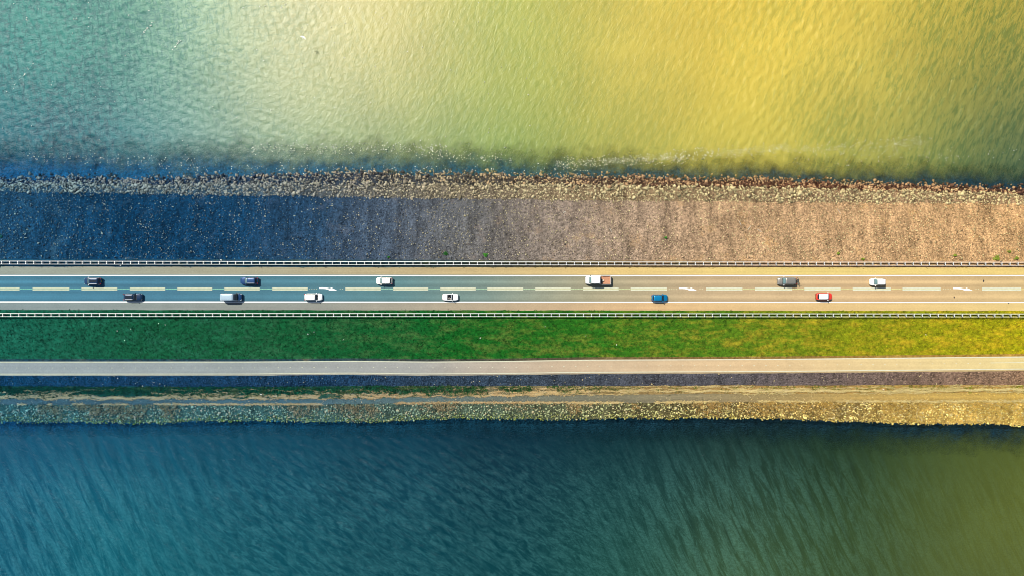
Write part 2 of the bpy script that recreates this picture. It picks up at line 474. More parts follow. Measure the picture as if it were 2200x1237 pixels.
def strip(name, ea, eb, ny, mat, rough=0.0, rs=0.8, dz=0.0, xs=XS):
    """one sheet of ground between two edges that run along the dyke"""
    ea, eb = E[ea], E[eb]
    ya, yb = ea.Y(xs), eb.Y(xs)
    t = np.linspace(0, 1, ny + 1)
    Xg = np.repeat(xs[None, :], ny + 1, 0)
    Yg = ya[None, :] * (1 - t[:, None]) + yb[None, :] * t[:, None]
    Zg = np.repeat((ea.z * (1 - t) + eb.z * t)[:, None], len(xs), 1) + dz
    if rough:
        env = np.minimum(1, 6 * t * (1 - t))[:, None]
        Zg = Zg + rough * env * (fbm(Xg, Yg, rs, 21, 3) - 0.5) * 2
    v = np.stack([Xg, Yg, Zg], -1).reshape(-1, 3)
    n = len(xs)
    i, j = np.meshgrid(np.arange(ny), np.arange(n - 1), indexing='ij')
    a = (i * n + j).ravel()
    f = np.stack([a + n, a + n + 1, a + 1, a], -1)
    o = link_mesh(name, np_mesh(name, v, f, mat, True))
    o['kind'] = 'structure'
    return o

def on(ea, eb, X, t):
    ea, eb = E[ea], E[eb]
    t = np.asarray(t, float)
    return ea.Y(X) * (1 - t) + eb.Y(X) * t, ea.z * (1 - t) + eb.z * t

lake_bed_n = strip('lake_bed', 'deep_n', 'foot_n', 8, M['bed'], 0.2)
rock_bank = strip('rock_bank', 'foot_n', 'shore_n', 3, M['bed'], 0.1)
rock_rev = strip('rock_revetment', 'shore_n', 'mid_n', 6, M['gap'], 0.2)
rock_rev2 = strip('rock_revetment', 'mid_n', 'rock_n', 6, M['pale_gap'], 0.2)
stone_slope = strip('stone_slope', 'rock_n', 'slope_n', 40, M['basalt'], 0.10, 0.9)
verge = strip('verge', 'slope_n', 'verge_n', 4, M['verge'], 0.04)
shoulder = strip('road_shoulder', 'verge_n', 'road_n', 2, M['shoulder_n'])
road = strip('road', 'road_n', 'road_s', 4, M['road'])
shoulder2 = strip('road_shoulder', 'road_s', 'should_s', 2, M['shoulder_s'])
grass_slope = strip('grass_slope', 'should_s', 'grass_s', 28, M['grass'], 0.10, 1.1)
earth_strip = strip('earth_strip', 'grass_s', 'path_n', 2, M['earth'])
cycle_path = strip('cycle_path', 'path_n', 'path_s', 3, M['path'])
kerb = strip('kerb_strip', 'path_s', 'kerb_s', 2, M['kerb'])
sett_bank = strip('stone_bank', 'kerb_s', 'sett_s', 8, M['dark_stone'], 0.05)
herb_strip = strip('herb_strip', 'sett_s', 'herb_s', 10, M['herb_ground'], 0.12)
berm = strip('gravel_berm', 'herb_s', 'berm_s', 4, M['berm'], 0.03)
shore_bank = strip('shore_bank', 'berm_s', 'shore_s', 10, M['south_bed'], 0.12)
foot_bank = strip('shore_foot', 'shore_s', 'foot_s', 3, M['bed'], 0.1)
lake_bed_s = strip('lake_bed', 'foot_s', 'deep_s', 8, M['bed'], 0.2)

# ------------------------------------------------------------------ the water
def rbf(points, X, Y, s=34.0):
    """smooth blend of colour samples over the lake: cloudy water tints, with sun glint painted in to the north"""
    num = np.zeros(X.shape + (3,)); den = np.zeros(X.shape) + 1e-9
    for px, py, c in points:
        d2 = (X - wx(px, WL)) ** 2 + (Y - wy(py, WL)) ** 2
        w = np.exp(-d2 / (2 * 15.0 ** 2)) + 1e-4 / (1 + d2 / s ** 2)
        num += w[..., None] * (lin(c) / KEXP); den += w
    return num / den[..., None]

WATER_N = [(0, 20, (54, 154, 138)), (0, 180, (24, 140, 128)), (0, 310, (0, 80, 124)), (200, 60, (66, 160, 138)), (200, 200, (44, 152, 130)), (220, 310, (0, 81, 126)),  # cloudy water tints, with the pale sun glint painted into them
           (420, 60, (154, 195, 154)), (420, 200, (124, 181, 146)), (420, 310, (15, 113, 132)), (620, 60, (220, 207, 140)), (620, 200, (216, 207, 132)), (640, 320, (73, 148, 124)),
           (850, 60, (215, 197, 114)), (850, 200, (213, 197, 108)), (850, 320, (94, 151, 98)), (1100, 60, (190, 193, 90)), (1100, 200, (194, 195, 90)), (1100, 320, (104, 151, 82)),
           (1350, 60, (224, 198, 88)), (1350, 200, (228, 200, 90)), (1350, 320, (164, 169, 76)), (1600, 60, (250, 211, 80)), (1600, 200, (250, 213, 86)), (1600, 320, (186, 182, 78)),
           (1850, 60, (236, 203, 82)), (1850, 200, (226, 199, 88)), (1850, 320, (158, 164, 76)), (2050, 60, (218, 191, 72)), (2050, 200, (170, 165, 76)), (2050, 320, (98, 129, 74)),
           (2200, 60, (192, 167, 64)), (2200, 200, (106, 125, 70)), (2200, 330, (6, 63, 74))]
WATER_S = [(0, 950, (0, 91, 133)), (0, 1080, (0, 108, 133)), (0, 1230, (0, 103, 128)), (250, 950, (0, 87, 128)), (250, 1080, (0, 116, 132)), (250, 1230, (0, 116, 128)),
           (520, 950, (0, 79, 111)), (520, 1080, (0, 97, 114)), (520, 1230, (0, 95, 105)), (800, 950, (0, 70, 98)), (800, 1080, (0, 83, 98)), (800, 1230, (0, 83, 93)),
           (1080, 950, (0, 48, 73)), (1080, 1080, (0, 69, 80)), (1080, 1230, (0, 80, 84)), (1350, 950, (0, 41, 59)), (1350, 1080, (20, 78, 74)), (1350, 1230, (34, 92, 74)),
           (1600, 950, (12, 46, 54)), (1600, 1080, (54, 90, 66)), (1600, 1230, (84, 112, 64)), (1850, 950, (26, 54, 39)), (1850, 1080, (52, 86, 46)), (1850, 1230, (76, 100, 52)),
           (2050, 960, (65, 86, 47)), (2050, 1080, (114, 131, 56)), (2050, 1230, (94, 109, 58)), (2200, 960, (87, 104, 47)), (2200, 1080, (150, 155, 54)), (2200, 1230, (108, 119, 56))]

def waves(X, Y, comps):
    z = np.zeros_like(X)
    for ang, lam, amp, ph, env in comps:
        k = 2 * math.pi / lam
        z += amp * env * np.sin(k * (X * math.cos(ang) + Y * math.sin(ang)) + ph)
    return z

def water_sheet(name, sign, shore, table_px, pts, mat):
    xs = np.concatenate([[-2400, -1100, -500, -260, -185], np.linspace(-150, 150, 701), [185, 260, 500, 1100, 2400]])
    near = 0.0; far_in = 62.0
    s = np.concatenate([[-2.5], np.linspace(0, far_in, 146), [70, 85, 120, 220, 500, 1100, 2400]])
    base = E[shore].Y(np.clip(xs, -150, 150))
    # smooth the row that follows the shore, so that the rows stay even
    kern = np.ones(41) / 41
    base = np.convolve(np.pad(base, 20, mode='edge'), kern, 'valid')
    X = np.repeat(xs[None, :], len(s), 0)
    Y = base[None, :] + sign * s[:, None]
    Xc, Yc = X, Y
    # the chop: long-crested wind waves plus a crossing sea, stronger in gusts
    gust = 0.35 + 1.3 * fbm(X, Y, 45, 31, 3)
    w = 0
    rng = np.random.RandomState(5 if sign > 0 else 6)
    z = np.zeros_like(X)
    def train(z, num, a0, spread, l0, l1, k, env, warp, o):
        for q in range(num):
            a = math.radians(a0 + rng.normal(0, spread)); lam = rng.uniform(l0, l1)
            z += k * lam * env * gust * np.sin(2 * math.pi / lam * (X * math.cos(a) + Y * math.sin(a)) + rng.uniform(0, 6.28) + warp * fbm(X, Y, 7 + 2 * lam, o + q, 2))
    if sign > 0:
        right = sm((X + 30) / 130); left = 1 - sm((X + 100) / 70)
        train(z, 24, -24, 22, 1.2, 2.8, 0.0034, 0.25 + 0.85 * right, 7.0, 40)     # crests leaning to the right, towards the eastern side
        train(z, 20, 35, 45, 1.4, 2.6, 0.0060, 0.35 + 0.8 * left, 5.0, 70)        # short crossing chop
    else:
        lef = np.exp(-((X + 100) / 40) ** 2); rig = np.exp(-((X - 62) / 42) ** 2); mid = np.exp(-((X + 30) / 50) ** 2)
        far = sm((135 - X) / 60)
        train(z, 20, 25, 7, 2.2, 4.6, 0.0085, (0.2 + lef + 1.1 * rig) * far, 4.0, 80)   # long crests running down to the right
        train(z, 20, 52, 18, 1.5, 3.0, 0.0075, (0.25 + 0.9 * mid) * far, 5.0, 110)
    inside = (np.abs(X) <= 151) & (s[:, None] <= 64)
    calm = sm((s[:, None] + 1) / 10.0) * 0.75 + 0.25
    z = np.where(inside, z * calm, 0)
    v = np.stack([X, Y, WL + z], -1).reshape(-1, 3)
    n = len(xs); ny = len(s)
    i, j = np.meshgrid(np.arange(ny - 1), np.arange(n - 1), indexing='ij')
    a = (i * n + j).ravel()
    f = np.stack([a, a + 1, a + n + 1, a + n], -1)
    if sign < 0: f = f[:, ::-1]
    me = np_mesh(name, v, f, mat, True)
    col = rbf(pts, np.clip(X, -140, 140), np.clip(Y, -85, 85))
    at = me.attributes.new('silt_glint', 'FLOAT_COLOR', 'POINT')
    at.data.foreach_set('color', np.concatenate([col, np.ones(col.shape[:2] + (1,))], -1).astype(np.float32).ravel())
    dep = np.clip(s, 0, None)[:, None] * np.ones_like(X)
    ad = me.attributes.new('depth', 'FLOAT', 'POINT')
    ad.data.foreach_set('value', dep.astype(np.float32).ravel())
    o = link_mesh(name, me)
    o['kind'] = 'structure'
    return o

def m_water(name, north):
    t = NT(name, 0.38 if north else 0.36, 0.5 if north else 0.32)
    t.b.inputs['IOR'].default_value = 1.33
    a = t.n('Attribute'); a.attribute_name = 'silt_glint'
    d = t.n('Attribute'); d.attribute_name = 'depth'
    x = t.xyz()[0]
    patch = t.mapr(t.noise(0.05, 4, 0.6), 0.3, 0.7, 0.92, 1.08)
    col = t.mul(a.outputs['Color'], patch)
    silt_glint = a.outputs['Color']
    if north:                        # shading of short crinkled ripples, painted as darker marks in the colour
        nv = t.noise(1.0, 5, 0.72, (0.34, 1, 1), math.radians(94), 0.5)
        nh = t.noise(1.1, 5, 0.72, (0.40, 1, 1), math.radians(8), 0.5)
        n1 = t.math('ADD', t.math('MINIMUM', nv, nh), 0.035)
        n2 = t.noise(1.25, 6, 0.76, (0.26, 1, 1), math.radians(69), 0.7)
        m = t.mapr(x, -70.0, 10.0, 0.0, 1.0)
        nn = t.math('ADD', t.math('MULTIPLY', n1, t.math('SUBTRACT', 1.0, m)), t.math('MULTIPLY', n2, m))
        big = t.mapr(t.noise(0.035, 3, 0.6), 0.35, 0.65, -0.05, 0.05)
        k = t.mapr(t.math('ADD', nn, big), 0.42, 0.53, 1.0, 0.0)
        env = t.math('ADD', t.math('ADD', 0.24, t.mapr(x, -105.0, -52.0, 0.76, 0.0)), t.mapr(x, 60.0, 122.0, 0.0, 0.40))
        col = t.mix(t.math('MULTIPLY', k, env), t.mul(col, 1.04), t.mix(1.0, silt_glint, (0.30, 0.58, 0.68, 1), 'MULTIPLY'))
    else:                            # wind rows: sky sheen off the wave facets, painted as pale streaks
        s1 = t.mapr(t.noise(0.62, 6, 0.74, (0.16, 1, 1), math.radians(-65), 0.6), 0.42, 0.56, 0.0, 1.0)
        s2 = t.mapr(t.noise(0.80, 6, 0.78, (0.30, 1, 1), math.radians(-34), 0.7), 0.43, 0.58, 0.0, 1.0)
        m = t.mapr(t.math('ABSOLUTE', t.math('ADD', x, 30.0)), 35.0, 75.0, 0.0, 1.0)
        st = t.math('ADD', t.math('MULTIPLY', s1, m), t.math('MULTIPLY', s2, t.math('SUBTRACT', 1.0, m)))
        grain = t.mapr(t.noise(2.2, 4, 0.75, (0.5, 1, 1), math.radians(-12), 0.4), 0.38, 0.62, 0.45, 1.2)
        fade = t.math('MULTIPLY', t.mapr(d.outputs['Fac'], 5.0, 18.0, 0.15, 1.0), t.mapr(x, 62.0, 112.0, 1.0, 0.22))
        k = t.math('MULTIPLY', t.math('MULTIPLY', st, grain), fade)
        sky_sheen = t.mix(0.38, t.mul(silt_glint, 1.5), (0.034, 0.090, 0.082, 1))
        col = t.mix(t.math('MULTIPLY', k, 0.80), t.mul(col, 0.69), sky_sheen)
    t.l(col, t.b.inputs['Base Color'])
    # shallow water is clear and shows the dark stones; silt hides the bed further out
    clear = t.mapr(x, -110.0, 60.0, 12.0, 7.5) if north else t.mapr(x, -60.0, 80.0, 4.0, 8.0)
    w = t.math('ADD', d.outputs['Fac'], t.math('MULTIPLY', t.math('SUBTRACT', t.noise(0.22, 5, 0.7), 0.5), t.math('MULTIPLY', clear, 1.2)))
    t.l(t.mapr(t.math('DIVIDE', w, clear), 0.15, 1.0, 0.10, 1.0), t.b.inputs['Alpha'])
    # creased chop
    fine = t.noise(1.9, 4, 0.66, (0.6, 1, 1), math.radians(40 if north else -20), 0.5)
    rows = t.noise(0.85 if north else 0.7, 5, 0.64, (0.28, 1, 1), math.radians(68 if north else -60), 0.6)
    if north:
        lf = t.mapr(x, -100.0, -45.0, 1.0, 0.10)
        cross = t.math('ADD', nv, nh)
        h = t.math('ADD', t.math('ADD', t.math('MULTIPLY', cross, t.math('MULTIPLY', lf, 0.20)), t.math('MULTIPLY', fine, 0.08)), t.math('MULTIPLY', rows, t.mapr(x, 30.0, 120.0, 0.085, 0.17)))
    else:
        h = t.math('ADD', t.math('MULTIPLY', fine, 0.09), t.math('MULTIPLY', rows, 0.24))
    t.bump(h, 1.0, 1.0)
    return t.m
M['water_n'] = m_water('silty_glint_water', True)
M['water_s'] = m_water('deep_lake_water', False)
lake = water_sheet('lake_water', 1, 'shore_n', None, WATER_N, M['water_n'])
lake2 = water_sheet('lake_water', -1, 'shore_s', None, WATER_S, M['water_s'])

# ------------------------------------------------------------------ stones
def hull_rock(seed, n=13, flat=0.6, angular=0.25):
    rg = np.random.RandomState(seed)
    p = rg.normal(size=(n, 3)); p /= np.linalg.norm(p, axis=1)[:, None]
    p *= (1 - angular * rg.rand(n))[:, None] * np.array([0.55, 0.45, 0.45 * flat])
    bm = bmesh.new()
    for q in p: bm.verts.new(q)
    bmesh.ops.convex_hull(bm, input=bm.verts)
    loose = [v for v in bm.verts if not v.link_faces]
    bmesh.ops.delete(bm, geom=loose, context='VERTS')
    bmesh.ops.triangulate(bm, faces=bm.faces)
    bm.verts.index_update()
    v = np.array([x.co[:] for x in bm.verts]); f = np.array([[w.index for w in q.verts] for q in bm.faces])
    bm.free()
    return v, f
ROCKS = [hull_rock(100 + k, 13) for k in range(12)]
PEBBLES = [hull_rock(300 + k, 9, 0.7) for k in range(8)]

def scatter(name, lib, pos, size, mat, parent=None, tilt=0.3):
    """many stones joined into one mesh"""
    n = len(pos); kind = R.randint(0, len(lib), n)
    ang = R.rand(n) * 6.283; tx = R.normal(0, tilt, n); ty = R.normal(0, tilt, n)
    V, Fc = [], []; base = 0
    for k in range(len(lib)):
        idx = np.where(kind == k)[0]
        if not len(idx): continue
        v, f = lib[k]
        q = v[None] * size[idx][:, None, None]
        z2 = q[..., 2] + q[..., 0] * tx[idx][:, None] + q[..., 1] * ty[idx][:, None]
        ca, sa = np.cos(ang[idx])[:, None], np.sin(ang[idx])[:, None]
        w = np.stack([q[..., 0] * ca - q[..., 1] * sa, q[..., 0] * sa + q[..., 1] * ca, z2], -1) + pos[idx][:, None, :]
        V.append(w.reshape(-1, 3))
        Fc.append((f[None] + (np.arange(len(idx)) * len(v))[:, None, None]).reshape(-1, 3) + base)
        base += len(idx) * len(v)
    o = link_mesh(name, np_mesh(name, np.concatenate(V), np.concatenate(Fc), mat), parent)
    o['kind'] = 'stuff'
    return o

def singles(name, lib, pos, size, mat, parent):
    mes = [np_mesh(name, v, f, mat) for v, f in lib]
    for p, s in zip(pos, size):
        o = bpy.data.objects.new(name, mes[random.randrange(len(mes))])
        o.location = tuple(p); o.scale = (s, s * random.uniform(0.8, 1.1), s)
        o.rotation_euler = (random.uniform(-.3, .3), random.uniform(-.3, .3), random.uniform(0, 6.28))
        COL.objects.link(o); o.parent = parent

def split_scatter(label_single, label_stuff, lib, pos, size, mat, parent, k):
    inframe = np.abs(pos[:, 0]) < 130
    order = np.argsort(-(size * inframe))
    big, rest = order[:k], order[k:]
    singles(label_single, lib, pos[big], size[big], mat, parent)
    scatter(label_stuff, lib, pos[rest], size[rest], mat, parent)

# rock revetment, north shore: bleached stones above, weed-stained ones at the waterline
n = 5200
X = R.uniform(-150, 150, n); t = R.beta(1.1, 1.0, n)
Y, Z = on('shore_n', 'mid_n', X, t * 1.1 - 0.08)
S = np.clip(R.lognormal(-0.72, 0.36, n), 0.25, 1.3)
up = R.rand(n) < 0.07 + 0.40 * np.exp(-((X + 45) / 40) ** 2) + 0.25 * sm((40 - X) / 120) * t + 0.6 * sm((t - 0.6) * 3)
P = np.stack([X, Y, Z + S * 0.14], -1)
split_scatter('boulder', 'stones', ROCKS, P[~up], S[~up] * 1.05, M['wet_stone'], rock_rev, 130)
split_scatter('boulder', 'stones', ROCKS, P[up], S[up] * 1.05, M['pale_stone'], rock_rev, 40)
n = 6400
X = R.uniform(-150, 150, n); t = R.beta(1.0, 1.05, n)
Y, Z = on('mid_n', 'rock_n', X, t * 1.16 - 0.08)
S = np.clip(R.lognormal(-0.78, 0.46, n), 0.22, 1.5) * (1.1 - 0.3 * t)
t = t + 0.10 * R.normal(0, 1, n) * (R.rand(n) < 0.25)
Y, Z = on('mid_n', 'rock_n', X, np.clip(t * 1.16 - 0.08, -0.3, 1.45))
Ys, Zs = on('rock_n', 'slope_n', X, np.clip((t * 1.16 - 1.08) * 0.17, 0, 1))
Z = np.where(t * 1.16 - 0.08 > 1.0, Zs, Z); Y = np.where(t * 1.16 - 0.08 > 1.0, Ys, Y)
split_scatter('boulder', 'stones', ROCKS, np.stack([X, Y, Z + S * 0.14], -1), S * 1.05, M['pale_stone'], rock_rev2, 260)
n = 1500
X = R.uniform(-150, 150, n); t = R.beta(3.0, 1.1, n)
Y, Z = on('foot_n', 'shore_n', X, t)
S = np.clip(R.lognormal(-0.55, 0.4, n), 0.3, 1.3)
scatter('stones', ROCKS, np.stack([X, Y, Z + S * 0.15 + 0.15 * R.rand(n)], -1), S, M['wet_stone'], rock_bank)
# a few stones that break the surface out in the shallows
pts = [(2100, 92), (1140, 100), (0, 0)]
out = [(562, 375), (768, 367), (832, 366), (865, 369), (985, 374), (700, 374), (657, 377), (1380, 377), (1575, 395), (1180, 384), (1260, 382), (1740, 388), (1960, 396), (2178, 404), (85, 376), (30, 384), (1460, 386)]
P = np.array([(wx(a, WL), wy(b, WL), WL - 0.03) for a, b in out])
singles('boulder', ROCKS, P, np.array([R.uniform(0.8, 1.4) for _ in out]), M['wet_stone'], rock_bank)

# basalt slope
n = 26000
X = R.uniform(-150, 150, n); t = R.rand(n)
Y, Z = on('rock_n', 'slope_n', X, t)
S = np.clip(R.lognormal(-1.28, 0.42, n), 0.14, 0.8)
clump = fbm(X * 1.6, Y * 0.5, 6, 70, 3)
keep = R.rand(n) < 0.35 + 1.2 * (clump - 0.3)
scatter('stones', PEBBLES, np.stack([X, Y, Z + S * 0.10], -1)[keep], S[keep], M['basalt_stone'], stone_slope)

n = 12000
X = R.uniform(-150, 150, n); t = R.rand(n)
Y, Z = on('rock_n', 'slope_n', X, t)
S = np.clip(R.lognormal(-1.55, 0.4, n), 0.10, 0.45)
keep = R.rand(n) < 0.25 + 2.2 * (fbm(X * 1.6, Y * 0.5, 7, 74, 3) - 0.38)
M['pale_pebble'] = m_stone('pale_pebble', PALE, PALE, 0.2, 0.6, 1.1)
scatter('stones', PEBBLES, np.stack([X, Y, Z + S * 0.2 + 0.05], -1)[keep], S[keep], M['pale_pebble'], stone_slope)

# dark setts below the cycle path
n = 5200
X = R.uniform(-150, 150, n); t = R.uniform(0.04, 0.97, n)
Y, Z = on('kerb_s', 'sett_s', X, t)
S = np.clip(R.lognormal(-0.95, 0.22, n), 0.2, 0.7)
scatter('stones', PEBBLES, np.stack([X, Y, Z + S * 0.08], -1), S, M['dark_setts'], sett_bank)

# gravel strewn over the berm
n = 5200
X = R.uniform(-150, 150, n); t = R.uniform(-0.12, 1.05, n)
Y, Z = on('herb_s', 'berm_s', X, t)
S = np.clip(R.lognormal(-1.55, 0.4, n), 0.10, 0.5)
M['gravel'] = m_stone('berm_pebble', [(0, (64, 112, 130)), (600, (78, 118, 130)), (900, (108, 130, 126)), (1200, (148, 144, 116)), (1500, (174, 156, 112)), (1850, (216, 178, 104)), (2200, (240, 196, 96))], PALE, 0.05, 0.5, 1.6)
scatter('stones', PEBBLES, np.stack([X, Y, Z + S * 0.12], -1), S, M['gravel'], berm)

# south shore stones
n = 5600
X = R.uniform(-150, 150, n); t = R.beta(1.25, 0.95, n)
Y, Z = on('berm_s', 'shore_s', X, t * 1.06)
S = np.clip(R.lognormal(-0.78, 0.28, n), 0.25, 1.1)
P = np.stack([X, Y, Z + S * 0.12], -1)
split_scatter('shore_stone', 'stones', ROCKS, P, S, M['south_stone'], shore_bank, 290)
n = 900
X = R.uniform(-150, 150, n); t = R.beta(1.1, 3.0, n)
Y, Z = on('shore_s', 'foot_s', X, t)
S = np.clip(R.lognormal(-0.75, 0.3, n), 0.25, 1.0)
scatter('stones', ROCKS, np.stack([X, Y, Z + S * 0.15], -1), S, M['bed'], foot_bank)

# ------------------------------------------------------------------ grass, herbs, reeds, drift straw
def tufts(name, pos, hgt, wid, nb, mat, spread=0.5):
    """blades as narrow three-cornered leaves that lean outwards, all in one mesh"""
    n = len(pos)
    a = R.rand(n, nb) * 6.283
    lean = R.uniform(0.3, 1.0, (n, nb)) * spread
    h = hgt[:, None] * R.uniform(0.6, 1.1, (n, nb)); w = wid[:, None] * R.uniform(0.7, 1.3, (n, nb))
    ca, sa = np.cos(a), np.sin(a)
    ox = R.normal(0, 0.12, (n, nb)); oy = R.normal(0, 0.12, (n, nb))
    bx = pos[:, 0:1] + ox; by = pos[:, 1:2] + oy; bz = pos[:, 2:3] + 0 * ox - 0.03
    p0 = np.stack([bx - sa * w, by + ca * w, bz], -1); p1 = np.stack([bx + sa * w, by - ca * w, bz], -1)
    m0 = np.stack([bx + ca * h * lean * .45 - sa * w * .8, by + sa * h * lean * .45 + ca * w * .8, bz + h * .6], -1)
    m1 = np.stack([bx + ca * h * lean * .45 + sa * w * .8, by + sa * h * lean * .45 - ca * w * .8, bz + h * .6], -1)
    tp = np.stack([bx + ca * h * lean * 1.2, by + sa * h * lean * 1.2, bz + h * .95], -1)
    V = np.stack([p0, p1, m1, m0, tp], 2).reshape(-1, 3)
    b = (np.arange(n * nb) * 5)[:, None]
    Fc = np.concatenate([b + np.array([[0, 1, 2]]), b + np.array([[0, 2, 3]]), b + np.array([[3, 2, 4]])], 0)
    o = link_mesh(name, np_mesh(name, V, Fc, mat))
    o['kind'] = 'stuff'
    return o

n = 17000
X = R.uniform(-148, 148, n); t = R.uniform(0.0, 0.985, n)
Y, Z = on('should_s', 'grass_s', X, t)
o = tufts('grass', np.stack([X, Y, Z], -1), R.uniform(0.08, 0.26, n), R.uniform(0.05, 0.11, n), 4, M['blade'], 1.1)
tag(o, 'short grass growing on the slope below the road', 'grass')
n = 2600
X = R.uniform(-148, 148, n); t = R.normal(0.62, 0.22, n)
Y, Z = on('slope_n', 'verge_n', X, np.clip(t, 0.05, 1.0))
M['verge_blade'] = m_grass('verge_blades', [(0, (10, 80, 100)), (600, (24, 80, 84)), (1000, (60, 86, 60)), (1300, (140, 124, 70)), (1700, (190, 158, 90)), (2200, (210, 170, 90))], [(0, (40, 100, 100)), (900, (120, 120, 70)), (2200, (230, 190, 110))], blade=True)
o = tufts('grass', np.stack([X, Y, Z], -1), R.uniform(0.10, 0.28, n), R.uniform(0.04, 0.09, n), 4, M['verge_blade'], 0.9)
tag(o, 'thin weedy grass under the guardrail above the stone slope', 'grass')

n = 9000
X = R.uniform(-148, 148, n); t = R.beta(1.2, 1.9, n)
Y, Z = on('sett_s', 'herb_s', X, t)
keep = 0.5 * fbm(X, Y * 2.5, 4, 90, 3) + 0.5 * fbm(X, Y * 2, 1.6, 93, 3) + 0.5 * (0.40 - t) * sm((10 - X) / 50) > 0.32 + 0.165 * sm((X + 50) / 70)
keep &= R.rand(n) < 1 - 0.62 * sm((X + 10) / 50)
k_ = 1 - 0.35 * sm((X[keep] + 10) / 50)
o = tufts('herbs', np.stack([X, Y, Z], -1)[keep], R.uniform(0.2, 0.55, keep.sum()) * k_, R.uniform(0.06, 0.13, keep.sum()) * k_, 5, M['herb'], 0.9)
tag(o, 'low green herbs growing along the drift line below the dark stones', 'plants')

n = 9000
X = R.uniform(-148, 148, n); t = R.beta(1.1, 1.8, n)
Y, Z = on('berm_s', 'shore_s', X, t)
dens = fbm(X, Y * 0.25, 8, 95, 3) + 0.16 * sm((X - 92) / 22) - 0.14 * t + R.normal(0, 0.055, n)
keep = dens > 0.56
o = tufts('dry_reeds', np.stack([X, Y, Z + 0.1], -1)[keep], R.uniform(0.35, 0.8, keep.sum()), R.uniform(0.025, 0.055, keep.sum()), 4, M['reed'], 0.9)
tag(o, 'dry tan reeds growing between the stones of the lower shore', 'reeds')

# drift straw in wandering lines
def straw_lines():
    V, Fc = [], []
    P = []
    for k, (tm, wob, dens, thick) in enumerate([(0.86, 0.16, 6500, 0.10), (0.72, 0.24, 3200, 0.07), (0.50, 0.30, 1700, 0.05), (0.98, 0.05, 1500, 0.05), (0.30, 0.22, 1100, 0.05)]):
        x = R.uniform(-148, 148, dens)
        tt = tm + wob * 2 * (fbm(x, 0, 7, 130 + k, 5) - 0.5) + 0.06 * np.sin(x * 0.9 + 4 * fbm(x, 5, 11, 140 + k, 2)) - 0.30 * sm((x + 10) / 45) * (0.6 if k != 3 else 0)
        tt = tt + R.normal(0, thick * 0.42, dens)
        gate = fbm(x, 3, 14, 150 + k, 3) > (0.34 if k == 0 else 0.44)
        y, z = on('sett_s', 'herb_s', x, np.clip(tt, 0.02, 1.12))
        P.append(np.stack([x, y, z + 0.09], -1)[gate])
    x = R.uniform(-148, 148, 4200)                                    # the pale line along the top of the lower stones
    gate = fbm(x, 9, 12, 170, 3) > 0.42 - 0.08 * sm(x / 60)
    y, z = on('herb_s', 'berm_s', x, np.clip(0.95 + R.normal(0, 0.07, 4200), 0, 1.15))
    P.append(np.stack([x, y, z + 0.06], -1)[gate])
    P = np.concatenate(P)
    n = len(P); a = R.normal(0, 0.4, n); L = R.uniform(0.25, 0.75, n); w = R.uniform(0.025, 0.06, n)
    d = np.stack([np.cos(a), np.sin(a), R.normal(0, 0.05, n)], -1) * L[:, None]
    s = np.stack([-np.sin(a), np.cos(a), 0 * a], -1) * w[:, None]
    up = np.array([[0, 0, 0.05]])
    V = np.stack([P - d - s, P - d + s, P - d + up, P + d - s, P + d + s, P + d + up], 1).reshape(-1, 3)
    b = (np.arange(n) * 6)[:, None]
    Fc = np.concatenate([b + np.array([[0, 1, 4]]), b + np.array([[0, 4, 3]]), b + np.array([[1, 2, 5]]), b + np.array([[1, 5, 4]]), b + np.array([[2, 0, 3]]), b + np.array([[2, 3, 5]])])
    o = link_mesh('drift_straw', np_mesh('drift_straw', V, Fc, M['straw']))
    return tag(o, 'pale straw washed up in wandering lines above the gravel berm', 'straw', kind='stuff')
straw_lines()

# froth lines, and whitecaps and sun glints modelled as flecks, on the north water
def foam_glints():
    P = []
    for x0, x1, y0, y1, n, w in [(540, 960, 322, 318, 330, 7), (900, 1100, 330, 345, 120, 5), (1190, 1470, 352, 340, 420, 6), (1420, 1700, 338, 318, 260, 7), (1700, 2000, 322, 308, 200, 7), (60, 420, 338, 352, 160, 8), (420, 1300, 362, 368, 200, 7), (1700, 2190, 345, 330, 90, 8)]:
        u = R.rand(n); px = x0 + (x1 - x0) * u; py = y0 + (y1 - y0) * u + R.normal(0, w, n)
        P.append(np.stack([wx(px, WL), wy(py, WL)], -1))
    for x0, y0, x1, y1, n in [(306, 74, 332, 46, 26), (372, 107, 392, 82, 20), (28, 192, 78, 130, 22), (160, 42, 168, 38, 5), (600, 20, 620, 6, 6), (55, 46, 62, 40, 4)]:
        u = R.rand(n); P.append(np.stack([wx(x0 + (x1 - x0) * u + R.normal(0, 1, n), WL), wy(y0 + (y1 - y0) * u + R.normal(0, 1.4, n), WL)], -1))
    n = 130
    P.append(np.stack([wx(R.uniform(0, 1150, n), WL), wy(R.uniform(0, 320, n), WL)], -1))
    P = np.concatenate(P); n = len(P)
    s = R.uniform(0.08, 0.25, n)
    P = np.concatenate([P, np.full((n, 1), WL + 0.12)], 1)
    o = scatter('foam_glints', PEBBLES, P, s * 1.5, M['foam_glints'])
    return tag(o, 'small white flecks of froth and modelled sun glints near the rocky north shore', 'foam_glints')
foam_glints()

# ------------------------------------------------------------------ painted markings (parts of road and path)
def line_strip(name, mat, parent, xs, yc, w, z):
    """thin painted line along x with its own small thickness"""
    xs = np.asarray(xs, float); yc = np.asarray(yc, float)
    rings = [[(x, y - w / 2, z), (x, y + w / 2, z), (x, y + w / 2, z - 0.004), (x, y - w / 2, z - 0.004)] for x, y in zip(xs, yc)]
    return MB().loft(rings).build(name, mat, parent)

